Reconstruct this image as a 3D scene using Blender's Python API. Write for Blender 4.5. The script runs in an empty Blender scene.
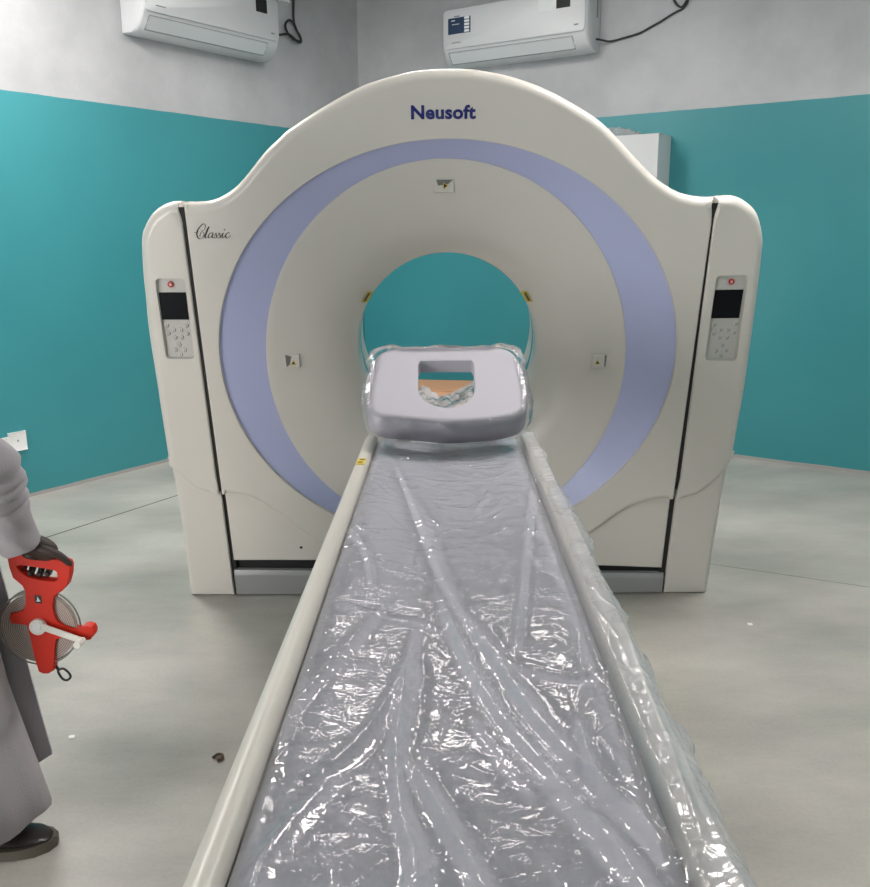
import bpy, bmesh, math, random
import numpy as np
from mathutils import Vector, Matrix
from math import sin, cos, pi, radians, sqrt

random.seed(7)
S = bpy.context.scene
COL = S.collection

# ------------------------------------------------------------------ camera
PITCH, ROLL, EYE, FPX = 0.23122815, -0.00738112, 1.46338, 880.0
fwd = Vector((0, cos(PITCH), -sin(PITCH))); upv = Vector((0, sin(PITCH), cos(PITCH))); rgt = Vector((1, 0, 0))
cx = rgt * cos(ROLL) + upv * sin(ROLL); cy = -rgt * sin(ROLL) + upv * cos(ROLL)
cam = bpy.data.cameras.new('camera'); cam.sensor_fit = 'HORIZONTAL'; cam.sensor_width = 36; cam.lens = 36 * FPX / 870
cam.clip_start = .02
camo = bpy.data.objects.new('camera', cam); COL.objects.link(camo)
m = Matrix.Identity(4)
for i in range(3):
    m[i][0] = cx[i]; m[i][1] = cy[i]; m[i][2] = -fwd[i]
m.translation = Vector((0, 0, EYE)); camo.matrix_world = m
S.camera = camo

# ------------------------------------------------------------------ world, exposure, lamp strength
wd = bpy.data.worlds.new('world'); S.world = wd; wd.use_nodes = True
wd.node_tree.nodes['Background'].inputs[0].default_value = (.8, .9, 1, 1)
wd.node_tree.nodes['Background'].inputs[1].default_value = .25
S.view_settings.view_transform = 'Standard'; S.view_settings.look = 'None'
S.view_settings.gamma = 1; S.view_settings.exposure = 0.10; S.view_settings.use_curve_mapping = False
CEIL = 3.3
PANELS = [  # x, y, size x, size y, strength
    (-.05, 5.0, .6, .6, 24),
    (1.5, 3.0, .6, .6, 62),
    (-1.95, 4.0, .6, .6, 62),  # added fill lamp, brightens the left wall and floor
    (1.9, .6, .6, .6, 22),  # added fill lamp for the right foreground and scanner front
]
WINDOW = 11

# ------------------------------------------------------------------ helpers
def V(*a): return Vector(a)

def bm_obj(name, bm, mat=None, parent=None, smooth=None, wn=False):
    """link a bmesh (world coordinates) as one object, children relative to their root's location"""
    me = bpy.data.meshes.new(name)
    bmesh.ops.recalc_face_normals(bm, faces=bm.faces[:])
    bm.to_mesh(me); bm.free()
    return me_obj(name, me, mat, parent, smooth, wn)

def wloc(o):
    v = Vector((0, 0, 0))
    while o: v += o.location; o = o.parent
    return v

def me_obj(name, me, mat=None, parent=None, smooth=None, wn=False):
    o = bpy.data.objects.new(name, me); COL.objects.link(o)
    if mat: me.materials.append(mat)
    if parent:
        o.parent = parent
        me.transform(Matrix.Translation(-wloc(parent)))
    if smooth is not None:
        me.polygons.foreach_set('use_smooth', [True] * len(me.polygons)); me.update()
        if smooth < 179: me.set_sharp_from_angle(angle=radians(smooth))
    if wn:
        md = o.modifiers.new('wn', 'WEIGHTED_NORMAL'); md.keep_sharp = True; md.weight = 100
    return o

def empty(name, loc, label=None, cat=None, group=None):
    o = bpy.data.objects.new(name, None); COL.objects.link(o); o.location = loc
    o.empty_display_size = .1
    return tag(o, label, cat, group)

def tag(o, label=None, cat=None, group=None, kind=None):
    if label: o['label'] = label
    if cat: o['category'] = cat
    if group: o['group'] = group
    if kind: o['kind'] = kind
    return o

def recenter(o):
    """move a single mesh thing's origin to the middle of its base"""
    me = o.data
    co = np.empty(len(me.vertices) * 3); me.vertices.foreach_get('co', co); co = co.reshape(-1, 3)
    c = Vector(((co[:, 0].min() + co[:, 0].max()) / 2, (co[:, 1].min() + co[:, 1].max()) / 2, co[:, 2].min()))
    me.transform(Matrix.Translation(-c)); o.location = c
    return o

def box(bm, c, size, ax=None, bevel=0, seg=2):
    """box centred c with axes ax (3 vectors)"""
    ax = ax or (V(1, 0, 0), V(0, 1, 0), V(0, 0, 1))
    r = bmesh.ops.create_cube(bm, size=1)
    vs = r['verts']
    for v in vs:
        p = v.co.copy()
        v.co = Vector(c) + ax[0] * p.x * size[0] + ax[1] * p.y * size[1] + ax[2] * p.z * size[2]
    if bevel:
        es = list({e for v in vs for e in v.link_edges})
        bmesh.ops.bevel(bm, geom=es, offset=bevel, segments=seg, affect='EDGES', profile=.5)

def tube(bm, pts, r, n=10, closed=False, cap=True):
    pts = [Vector(p) for p in pts]; N = len(pts)
    rs = r if hasattr(r, '__len__') else [r] * N
    rings = []; ref = None
    for i, p in enumerate(pts):
        if closed: t = (pts[(i + 1) % N] - pts[i - 1]).normalized()
        else: t = (pts[min(i + 1, N - 1)] - pts[max(i - 1, 0)]).normalized()
        if ref is None: ref = V(0, 0, 1) if abs(t.z) < .9 else V(1, 0, 0)
        a = (ref - t * ref.dot(t)).normalized(); ref = a; b = t.cross(a)
        rings.append([bm.verts.new(p + (a * cos(2 * pi * k / n) + b * sin(2 * pi * k / n)) * rs[i]) for k in range(n)])
    for i in range(N if closed else N - 1):
        A, B = rings[i], rings[(i + 1) % N]
        for k in range(n): bm.faces.new((A[k], A[(k + 1) % n], B[(k + 1) % n], B[k]))
    if cap and not closed:
        bm.faces.new(rings[0][::-1]); bm.faces.new(rings[-1])

def smooth_path(pts, k=6, closed=False):
    """Catmull-Rom through points"""
    P = [Vector(p) for p in pts]; n = len(P); out = []
    for i in range(n if closed else n - 1):
        p0 = P[i - 1] if (i > 0 or closed) else P[0]
        p1 = P[i]; p2 = P[(i + 1) % n]; p3 = P[(i + 2) % n] if (closed or i + 2 < n) else P[-1]
        for j in range(k):
            t = j / k
            out.append(.5 * ((2 * p1) + (p2 - p0) * t + (2 * p0 - 5 * p1 + 4 * p2 - p3) * t * t + (3 * p1 - p0 - 3 * p2 + p3) * t ** 3))
    if not closed: out.append(P[-1])
    return out

def cyl(bm, a, b, r, n=24, r2=None): tube(bm, [a, b], [r, r if r2 is None else r2], n)

def loft(bm, rings, cap0=True, cap1=True, closed=True):
    R = [[bm.verts.new(p) for p in r] for r in rings]
    n = len(R[0])
    for A, B in zip(R, R[1:]):
        for k in range(n if closed else n - 1): bm.faces.new((A[k], A[(k + 1) % n], B[(k + 1) % n], B[k]))
    if cap0: bm.faces.new(R[0][::-1])
    if cap1: bm.faces.new(R[-1])
    return R

def fill2d(bm, loops, fn):
    """triangulated planar fill of closed 2D loops (first outer, rest holes); fn maps 2D -> 3D. returns vertex loops"""
    es = []; res = []
    for lp in loops:
        vs = [bm.verts.new((p[0], p[1], 0)) for p in lp]; res.append(vs)
        es += [bm.edges.new((vs[i], vs[(i + 1) % len(vs)])) for i in range(len(vs))]
    bmesh.ops.triangle_fill(bm, use_beauty=True, edges=es, normal=(0, 0, 1))
    for vs, lp in zip(res, loops):
        for v, p in zip(vs, lp): v.co = fn(p[0], p[1])
    return res

def area2(lp): return sum(lp[i - 1][0] * lp[i][1] - lp[i][0] * lp[i - 1][1] for i in range(len(lp))) / 2
def ccw(lp): return lp if area2(lp) > 0 else lp[::-1]

def inset(lp, d):
    """inset a ccw loop inwards by d"""
    n = len(lp); out = []
    for i in range(n):
        a = np.array(lp[i - 1], float); b = np.array(lp[i], float); c = np.array(lp[(i + 1) % n], float)
        e1 = b - a; e2 = c - b; e1 /= np.linalg.norm(e1) + 1e-12; e2 /= np.linalg.norm(e2) + 1e-12
        n1 = np.array((-e1[1], e1[0])); n2 = np.array((-e2[1], e2[0])); nn = n1 + n2
        L = nn @ nn; nn = nn * (2 / max(L, .8)) if L > 1e-6 else n1
        out.append(tuple(b + nn * d))
    return out

def resample(pts, step):
    out = [tuple(pts[0])]
    for a, b in zip(pts, pts[1:]):
        n = max(1, int(math.hypot(b[0] - a[0], b[1] - a[1]) / step))
        for k in range(1, n + 1): out.append((a[0] + (b[0] - a[0]) * k / n, a[1] + (b[1] - a[1]) * k / n))
    return out

def rrect(cx_, cy_, w, h, r, seg=6):
    out = []
    for sx, sy, a0 in ((1, -1, -90), (1, 1, 0), (-1, 1, 90), (-1, -1, 180)):
        for k in range(seg + 1):
            a = radians(a0 + 90 * k / seg)
            out.append((cx_ + sx * (w / 2 - r) + r * cos(a), cy_ + sy * (h / 2 - r) + r * sin(a)))
    return out

# ------------------------------------------------------------------ materials
def mat(name, col, rough=.5, metal=0, noise=0, nscale=6, bump=0, bscale=40, coat=0, emis=None, spec=.5, sheen=0):
    M = bpy.data.materials.new(name); M.use_nodes = True; nt = M.node_tree; N = nt.nodes; Lk = nt.links
    p = N['Principled BSDF']; p.inputs['Base Color'].default_value = (*col, 1); p.inputs['Roughness'].default_value = rough
    p.inputs['Metallic'].default_value = metal; p.inputs['Specular IOR Level'].default_value = spec
    p.inputs['Coat Weight'].default_value = coat; p.inputs['Sheen Weight'].default_value = sheen
    tc = N.new('ShaderNodeTexCoord')
    if noise:
        nz = N.new('ShaderNodeTexNoise'); nz.inputs['Scale'].default_value = nscale; nz.inputs['Detail'].default_value = 6
        mx = N.new('ShaderNodeMix'); mx.data_type = 'RGBA'
        mx.inputs[6].default_value = (*[c * (1 - noise) for c in col], 1); mx.inputs[7].default_value = (*[min(1, c * (1 + noise)) for c in col], 1)
        Lk.new(tc.outputs['Object'], nz.inputs['Vector']); Lk.new(nz.outputs['Fac'], mx.inputs[0]); Lk.new(mx.outputs[2], p.inputs['Base Color'])
    if bump:
        b = N.new('ShaderNodeBump'); b.inputs['Strength'].default_value = bump; b.inputs['Distance'].default_value = .002
        n2 = N.new('ShaderNodeTexNoise'); n2.inputs['Scale'].default_value = bscale; n2.inputs['Detail'].default_value = 4
        Lk.new(tc.outputs['Object'], n2.inputs['Vector']); Lk.new(n2.outputs['Fac'], b.inputs['Height']); Lk.new(b.outputs[0], p.inputs['Normal'])
    if emis:
        p.inputs['Emission Color'].default_value = (*emis[0], 1); p.inputs['Emission Strength'].default_value = emis[1]
    return M

M_SHELL = mat('gantry_shell', (.64, .605, .555), .34, noise=.02, nscale=3, coat=.15)
M_LAV = mat('lavender_band', (.46, .49, .74), .4)
M_DARK = mat('dark_gap', (.012, .012, .012), .7)
M_KICK = mat('grey_kick_metal', (.36, .36, .36), .38, metal=.35)
M_BLUE = mat('blue_lettering', (.008, .014, .16), .4)
M_BLACK = mat('black_lettering', (.012, .012, .012), .5)
M_TRAY = mat('panel_tray', (.50, .49, .46), .4)
M_SCREEN = mat('black_screen', (.003, .004, .006), .35, spec=.15)
M_RED = mat('red_button', (.45, .02, .02), .35)
M_REDRING = mat('red_button_ring', (.55, .42, .40), .4)
M_BTN = mat('button_grey', (.56, .55, .52), .4)
M_BTNMARK = mat('button_mark', (.12, .12, .12), .5)
M_YELLOW = mat('yellow_label', (.62, .46, .04), .5)
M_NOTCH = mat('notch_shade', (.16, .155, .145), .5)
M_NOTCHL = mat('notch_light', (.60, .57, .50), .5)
M_CREAM = mat('cream_table_shell', (.53, .505, .455), .36, noise=.02)
M_PAD = mat('grey_lavender_pad', (.43, .435, .485), .55, noise=.05, nscale=5, bump=.2, bscale=220)
M_FOAM = mat('pale_lilac_foam', (.43, .415, .46), .6, noise=.02, nscale=4)
M_AC = mat('white_ac_plastic', (.60, .61, .63), .32)
M_ACG = mat('grey_ac_line', (.22, .23, .24), .5)
M_ACF = mat('ac_louvre', (.60, .62, .64), .4)
M_CABLE = mat('black_cable', (.012, .012, .014), .5)
M_NAVY = mat('navy_sticker', (.012, .035, .085), .4)
M_WHITE = mat('white_paper', (.72, .73, .75), .6)
M_DISP = mat('smoked_window', (.012, .014, .013), .2)
M_CAB = mat('painted_steel', (.66, .66, .67), .4)
M_SOCK = mat('socket_plastic', (.80, .80, .79), .35)
M_ROBE = mat('grey_robe_cloth', (.33, .305, .325), .9, noise=.06, nscale=12, bump=.5, bscale=260, sheen=.2)
M_ROBE2 = mat('grey_robe_lining', (.36, .335, .355), .9, bump=.4, bscale=260)
M_SKIN = mat('dark_skin', (.045, .030, .024), .55, noise=.1, nscale=30)
M_HAIR = mat('black_hair', (.01, .009, .008), .7)
M_SHOE = mat('brown_black_leather', (.018, .012, .011), .35, noise=.2, nscale=20)
M_SOLE = mat('taupe_sole', (.10, .085, .065), .7)
M_REEL = mat('red_reel_plastic', (.56, .022, .008), .42, spec=.3)
M_TAPE = mat('wound_tape', (.30, .23, .20), .45)
M_CRANK = mat('offwhite_crank', (.62, .60, .55), .4)
M_CARD = mat('brown_cardboard', (.50, .27, .15), .8, noise=.08, nscale=8)
M_SPECK = mat('white_fleck', (.8, .8, .78), .8)
M_BUTT = mat('rusty_scrap', (.10, .05, .03), .7)

def plastic_mat(name, milky=.10, layers=0, gloss=1.0, bump=.35, bscale=30, tint=(.97, .97, .98), rough=.09, fold=True):
    M = bpy.data.materials.new(name); M.use_nodes = True; nt = M.node_tree; N = nt.nodes; Lk = nt.links
    N.remove(N['Principled BSDF']); out = N['Material Output']
    tr = N.new('ShaderNodeBsdfTransparent'); tr.inputs[0].default_value = (*tint, 1)
    gl = N.new('ShaderNodeBsdfGlossy'); gl.inputs['Roughness'].default_value = rough; gl.inputs[0].default_value = (1, 1, 1, 1)
    df = N.new('ShaderNodeBsdfDiffuse'); df.inputs[0].default_value = (.82, .83, .86, 1)
    tl = N.new('ShaderNodeBsdfTranslucent'); tl.inputs[0].default_value = (.82, .83, .86, 1)
    md = N.new('ShaderNodeMixShader'); md.inputs[0].default_value = .35; Lk.new(df.outputs[0], md.inputs[1]); Lk.new(tl.outputs[0], md.inputs[2])
    m1 = N.new('ShaderNodeMixShader'); m1.inputs[0].default_value = milky; Lk.new(tr.outputs[0], m1.inputs[1]); Lk.new(md.outputs[0], m1.inputs[2])
    if layers:
        at = N.new('ShaderNodeAttribute'); at.attribute_name = 'layers'
        ma = N.new('ShaderNodeMath'); ma.operation = 'MULTIPLY_ADD'; ma.inputs[1].default_value = layers; ma.inputs[2].default_value = milky
        Lk.new(at.outputs['Fac'], ma.inputs[0]); Lk.new(ma.outputs[0], m1.inputs[0])
    fr = N.new('ShaderNodeFresnel'); fr.inputs['IOR'].default_value = 1.5
    mu = N.new('ShaderNodeMath'); mu.operation = 'MULTIPLY'; mu.inputs[1].default_value = 1.7 * gloss; mu.use_clamp = True; Lk.new(fr.outputs[0], mu.inputs[0])
    m2 = N.new('ShaderNodeMixShader'); Lk.new(mu.outputs[0], m2.inputs[0]); Lk.new(m1.outputs[0], m2.inputs[1]); Lk.new(gl.outputs[0], m2.inputs[2])
    Lk.new(m2.outputs[0], out.inputs[0])
    tc = N.new('ShaderNodeTexCoord')
    mp = N.new('ShaderNodeMapping'); Lk.new(tc.outputs['Object'], mp.inputs[0])
    nz = N.new('ShaderNodeTexNoise'); nz.inputs['Scale'].default_value = bscale; nz.inputs['Detail'].default_value = 3; nz.inputs['Distortion'].default_value = 1.2
    vo = N.new('ShaderNodeTexVoronoi'); vo.inputs['Scale'].default_value = bscale * .45; vo.feature = 'DISTANCE_TO_EDGE'
    Lk.new(mp.outputs[0], nz.inputs[0])
    ad = N.new('ShaderNodeVectorMath'); ad.operation = 'MULTIPLY_ADD'; ad.inputs[1].default_value = (.05, .05, .05); Lk.new(nz.outputs['Color'], ad.inputs[0]); Lk.new(mp.outputs[0], ad.inputs[2])
    Lk.new(ad.outputs[0], vo.inputs['Vector'])
    mm = N.new('ShaderNodeMath'); mm.operation = 'ADD'; Lk.new(nz.outputs['Fac'], mm.inputs[0]); 
    mv = N.new('ShaderNodeMath'); mv.operation = 'MINIMUM'; mv.inputs[1].default_value = .12; Lk.new(vo.outputs['Distance'], mv.inputs[0])
    ms = N.new('ShaderNodeMath'); ms.operation = 'MULTIPLY'; ms.inputs[1].default_value = 2.5; Lk.new(mv.outputs[0], ms.inputs[0]); Lk.new(ms.outputs[0], mm.inputs[1])
    bp = N.new('ShaderNodeBump'); bp.inputs['Strength'].default_value = bump; bp.inputs['Distance'].default_value = .004; Lk.new(mm.outputs[0], bp.inputs['Height'])
    for q in (gl, df, tl, fr): Lk.new(bp.outputs[0], q.inputs['Normal'])
    return M

M_SHEET = plastic_mat('clear_plastic_sheet', milky=.22, layers=.24, gloss=.50, bump=.24, bscale=38, rough=.11)
M_WRAP = plastic_mat('clear_plastic_wrap', milky=.10, gloss=.6, bump=.7, bscale=42, rough=.10)
M_MYLAR = plastic_mat('bore_window_film', milky=.12, bump=0, rough=.05, tint=(.85, .95, .97))

def wall_mat():
    M = bpy.data.materials.new('two_tone_wall'); M.use_nodes = True; nt = M.node_tree; N = nt.nodes; Lk = nt.links
    p = N['Principled BSDF']
    geo = N.new('ShaderNodeNewGeometry'); sp = N.new('ShaderNodeSeparateXYZ'); Lk.new(geo.outputs['Position'], sp.inputs[0])
    def noise(sc, det, rough=.5):
        n = N.new('ShaderNodeTexNoise'); n.inputs['Scale'].default_value = sc; n.inputs['Detail'].default_value = det; n.inputs['Roughness'].default_value = rough
        Lk.new(geo.outputs['Position'], n.inputs['Vector']); return n
    def math_(op, a, b, clamp=False):
        q = N.new('ShaderNodeMath'); q.operation = op; q.use_clamp = clamp
        for i, x in enumerate((a, b)):
            if isinstance(x, (int, float)): q.inputs[i].default_value = x
            else: Lk.new(x, q.inputs[i])
        return q.outputs[0]
    n1 = noise(5, 6, .7)
    edge = math_('ADD', sp.outputs['Z'], math_('MULTIPLY', math_('SUBTRACT', n1.outputs['Fac'], .5), .010))
    top = math_('GREATER_THAN', edge, 2.243)
    low = math_('LESS_THAN', edge, .022)
    # plaster: patchy grey white
    r1 = N.new('ShaderNodeValToRGB'); r1.color_ramp.elements[0].position = .25; r1.color_ramp.elements[0].color = (.35, .36, .37, 1)
    r1.color_ramp.elements[1].position = .72; r1.color_ramp.elements[1].color = (.52, .525, .545, 1)
    n2 = noise(1.6, 8, .62); Lk.new(n2.outputs['Fac'], r1.inputs[0])
    r2 = N.new('ShaderNodeValToRGB'); r2.color_ramp.elements[0].position = .3; r2.color_ramp.elements[0].color = (.037, .240, .272, 1)
    r2.color_ramp.elements[1].position = .7; r2.color_ramp.elements[1].color = (.046, .270, .300, 1)
    n3 = noise(1.2, 5); Lk.new(n3.outputs['Fac'], r2.inputs[0])
    mx = N.new('ShaderNodeMix'); mx.data_type = 'RGBA'; Lk.new(top, mx.inputs[0]); Lk.new(r2.outputs[0], mx.inputs[6]); Lk.new(r1.outputs[0], mx.inputs[7])
    m2 = N.new('ShaderNodeMix'); m2.data_type = 'RGBA'; Lk.new(low, m2.inputs[0]); Lk.new(mx.outputs[2], m2.inputs[6]); m2.inputs[7].default_value = (.36, .35, .34, 1)
    Lk.new(m2.outputs[2], p.inputs['Base Color'])
    Lk.new(math_('ADD', math_('MULTIPLY', top, .45), .38), p.inputs['Roughness'])
    b = N.new('ShaderNodeBump'); b.inputs['Strength'].default_value = .25; b.inputs['Distance'].default_value = .004
    n4 = noise(28, 5); Lk.new(n4.outputs['Fac'], b.inputs['Height']); Lk.new(b.outputs[0], p.inputs['Normal'])
    return M

def floor_mat():
    M = bpy.data.materials.new('polished_concrete'); M.use_nodes = True; nt = M.node_tree; N = nt.nodes; Lk = nt.links
    p = N['Principled BSDF']; geo = N.new('ShaderNodeNewGeometry')
    def noise(sc, det, rough=.55, stretch=None):
        n = N.new('ShaderNodeTexNoise'); n.inputs['Scale'].default_value = sc; n.inputs['Detail'].default_value = det; n.inputs['Roughness'].default_value = rough
        if stretch:
            mp = N.new('ShaderNodeMapping'); mp.inputs['Scale'].default_value = stretch; Lk.new(geo.outputs['Position'], mp.inputs[0]); Lk.new(mp.outputs[0], n.inputs[0])
        else: Lk.new(geo.outputs['Position'], n.inputs[0])
        return n
    r = N.new('ShaderNodeValToRGB'); e = r.color_ramp.elements
    e[0].position = .28; e[0].color = (.31, .296, .274, 1); e[1].position = .72; e[1].color = (.55, .525, .49, 1)
    n1 = noise(1.1, 9, .62, (1, 1.8, 1)); Lk.new(n1.outputs['Fac'], r.inputs[0])
    r2 = N.new('ShaderNodeValToRGB'); r2.color_ramp.elements[0].position = .35; r2.color_ramp.elements[0].color = (.92, .94, .90, 1); r2.color_ramp.elements[1].position = .68; r2.color_ramp.elements[1].color = (1, .97, .96, 1)
    n2 = noise(2.3, 4); Lk.new(n2.outputs['Fac'], r2.inputs[0])
    mx = N.new('ShaderNodeMix'); mx.data_type = 'RGBA'; mx.blend_type = 'MULTIPLY'; mx.inputs[0].default_value = 1; Lk.new(r.outputs[0], mx.inputs[6]); Lk.new(r2.outputs[0], mx.inputs[7])
    n5 = noise(90, 3); r5 = N.new('ShaderNodeValToRGB'); r5.color_ramp.elements[0].position = .3; r5.color_ramp.elements[0].color = (.93, .93, .93, 1); r5.color_ramp.elements[1].position = .6; r5.color_ramp.elements[1].color = (1, 1, 1, 1)
    Lk.new(n5.outputs['Fac'], r5.inputs[0])
    mx2 = N.new('ShaderNodeMix'); mx2.data_type = 'RGBA'; mx2.blend_type = 'MULTIPLY'; mx2.inputs[0].default_value = 1; Lk.new(mx.outputs[2], mx2.inputs[6]); Lk.new(r5.outputs[0], mx2.inputs[7])
    Lk.new(mx2.outputs[2], p.inputs['Base Color'])
    rr = N.new('ShaderNodeMapRange'); rr.inputs['To Min'].default_value = .26; rr.inputs['To Max'].default_value = .42; Lk.new(n2.outputs['Fac'], rr.inputs['Value']); Lk.new(rr.outputs[0], p.inputs['Roughness'])
    return M

M_WALL = wall_mat(); M_FLOOR = floor_mat()
M_CEIL = mat('ceiling_paint', (.66, .66, .66), .8, noise=.03)

# ------------------------------------------------------------------ room shell
CORN = V(-.586, 7.4646, 0); DL = V(.57345, .81924, 0); DR = V(.83332, -.55279, 0)
NL = V(.81924, -.57345, 0); NR = V(-.55279, -.83332, 0)          # inward normals
LA = V(-2.39214, 4.88429, 0); RA = V(1.99706, 5.75106, 0)
LL, LR = 8.2, 7.2
PB = CORN - DL * LL; PD = CORN + DR * LR; PE = PB + (PD - CORN)
def wall(name, a, b, mid):
    d = (b - a).normalized(); n = V(-d.y, d.x, 0)
    if n.dot(mid - a) > 0: n = -n
    bm = bmesh.new(); c = (a + b) / 2 + n * .075 + V(0, 0, CEIL / 2)
    box(bm, c, ((b - a).length + .3, .15, CEIL), (d, n, V(0, 0, 1)))
    return tag(bm_obj(name, bm, M_WALL), kind='structure')
mid = (CORN + PE) / 2
wall('wall_left', PB, CORN, mid); wall('wall_right', CORN, PD, mid); wall('wall_back', PB, PE, mid); wall('wall_side', PE, PD, mid)
for nm, z, mt in (('floor', 0, M_FLOOR), ('ceiling', CEIL, M_CEIL)):
    bm = bmesh.new(); q = [p + (p - mid).normalized() * .3 for p in (CORN, PB, PE, PD)]
    h = -.12 if nm == 'floor' else .12
    loft(bm, [[p + V(0, 0, z) for p in q], [p + V(0, 0, z + h) for p in q]])
    tag(bm_obj(nm, bm, mt), kind='structure')
# sawn joints in the concrete floor: thin dark grooves
def joint(a, b, w, name):
    bm = bmesh.new(); d = (b - a).normalized(); box(bm, (a + b) / 2 + V(0, 0, .0004), ((b - a).length, w, .0012), (d, V(-d.y, d.x, 0), V(0, 0, 1)))
    tag(bm_obj(name, bm, M_JOINT), kind='structure')
M_JOINT = mat('joint_filler', (.05, .048, .045), .8)
M_JOINT2 = mat('faint_joint', (.27, .265, .24), .8)
jd = (V(-1.5139, 4.9302, 0) - V(-1.9496, 4.2326, 0)).normalized()
joint(V(-1.9496, 4.2326, 0) - jd * 4.0, V(-1.5139, 4.9302, 0) + jd * 2.2, .007, 'trim_1')
M_JOINT = M_JOINT2
joint(V(1.25, 3.78, 0), V(4.2, 2.35, 0), .006, 'trim_2')

# daylit window in the wall behind the camera
wdir = (PE - PB).normalized(); win = V(-wdir.y, wdir.x, 0)
if win.dot(mid - PB) < 0: win = -win
wc = PB + wdir * 2.5 + V(0, 0, 1.05)
bm = bmesh.new()
for a, z, w, h in ((0, .98, 1.72, .06), (0, -.98, 1.72, .06), (-.83, 0, .06, 2.02), (.83, 0, .06, 2.02), (0, 0, .05, 1.9)):
    box(bm, wc + wdir * a + V(0, 0, z) + win * .02, (w, .06, h), (wdir, win, V(0, 0, 1)))
wf_ = tag(bm_obj('window_1', bm, M_AC), kind='structure')
bm = bmesh.new(); box(bm, wc + win * .006, (1.62, .008, 1.92), (wdir, win, V(0, 0, 1)))
bm_obj('pane', bm, mat('daylit_glass', (.8, .85, .9), .2, emis=((1.0, .97, .95), WINDOW)), wf_)

# ceiling panels
M_PANEL = None
for i, (x, y, sx, sy, st) in enumerate(PANELS):
    mp = mat('led_diffuser_%d' % i, (.9, .9, .9), .5, emis=((1.0, .945, .91), st))
    e = empty('ceiling_light', (x, y, CEIL - .03), 'square white LED ceiling panel' if sx == sy else 'long white LED ceiling panel', 'ceiling light', 'LED panels on the ceiling')
    e['label'] = ['square ceiling light panel above the floor behind the scanner', 'square ceiling light panel right of the scanner', 'added square ceiling light panel brightening the left of the room', 'added square ceiling light panel brightening the right foreground'][i]
    bm = bmesh.new(); box(bm, (x, y, CEIL - .014), (sx + .04, sy + .04, .024), bevel=.003); bm_obj('frame', bm, M_AC, e)
    bm = bmesh.new(); box(bm, (x, y, CEIL - .028), (sx, sy, .006)); bm_obj('diffuser', bm, mp, e)

# ------------------------------------------------------------------ CT scanner gantry
GU = V(.99997827, -.00659228, 0); GV = V(-.00146965, -.22293051, .97483323); GN = V(-.00642637, -.97481205, -.22293535)
GC = V(.04586066, 3.19261632, 1.00617321)
def G(u, w, d=0): return GC + GU * u + GV * w - GN * d
H_ = V(0, 1, 0)
gantry = empty('ct_scanner', (.045, 3.6, 0), 'large off-white ring-shaped CT scanner with a lavender band standing behind the covered table', 'medical scanner')

post_l_sil = [(-1.0813, -1.0221), (-1.0740, -0.7174), (-1.0765, -0.5097), (-1.0791, -0.4542), (-1.0801, -0.2277), (-1.0790, -0.0882), (-1.0785, 0.1308), (-1.0709, 0.2627), (-1.066, 0.3497), (-1.0524, 0.4627), (-1.0335, 0.5069), (-1.0054, 0.5453), (-0.9686, 0.5719), (-0.9285, 0.5863), (-0.8949, 0.5885)]
post_r_sil = [(1.0893, -1.0792), (1.0890, -0.8359), (1.0935, -0.4654), (1.1009, -0.3824), (1.1039, -0.2423), (1.1066, -0.1127), (1.1013, 0.1923), (1.0938, 0.3861), (1.0857, 0.4583), (1.055, 0.5334), (1.0116, 0.5721), (0.9663, 0.5914), (0.9132, 0.5914)]
arch = [(-0.8843, 0.586), (-0.837, 0.5857), (-0.7941, 0.5907), (-0.7499, 0.6076), (-0.7048, 0.6366), (-0.6633, 0.677), (-0.6273, 0.7167), (-0.5865, 0.758), (-0.5474, 0.7901), (-0.5122, 0.8176), (-0.3931, 0.8864), (-0.2771, 0.9427), (-0.2121, 0.9636), (-0.138, 0.9816), (-0.0677, 0.9913), (0.012, 0.9937), (0.0979, 0.99), (0.2239, 0.9649), (0.3512, 0.9174), (0.4821, 0.8454), (0.55, 0.7904), (0.6201, 0.7221), (0.691, 0.6586), (0.7615, 0.6137), (0.8085, 0.5969), (0.86, 0.5892), (0.9039, 0.5892)]
seam_l_post = [(-1.0820, -0.4150), (-1.0387, -0.4579), (-0.9962, -0.5083), (-0.9495, -0.5333), (-0.8963, -0.539)]
seam_l = [(-0.8806, -0.5391), (-0.8507, -0.5410), (-0.783, -0.5578), (-0.7265, -0.5899), (-0.6614, -0.6422), (-0.5955, -0.7078), (-0.5091, -0.7861), (-.42, -.845)]
seam_r = [(0.8872, -0.5728), (0.8286, -0.5761), (0.7544, -0.5969), (0.6922, -0.6345), (0.621, -0.698), (0.5322, -0.7747), (.43, -.845)]
seam_r_post = [(0.8984, -0.5684), (0.9778, -0.5571), (1.0353, -0.5056), (1.0722, -0.4626), (1.0990, -.405)]

def sm2(pts, k=5): return [(p.x, p.y) for p in smooth_path([(a, b, 0) for a, b in pts], k)]
def clean(lp, tol=.002):
    out = []
    for p in lp:
        if not out or math.hypot(p[0] - out[-1][0], p[1] - out[-1][1]) > tol: out.append(p)
    if math.hypot(out[0][0] - out[-1][0], out[0][1] - out[-1][1]) < tol: out.pop()
    return out

def floor_w(d=0):   # w at which G(.,w,d) reaches the floor
    return (-GC.z + GN.z * d) / GV.z

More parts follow.
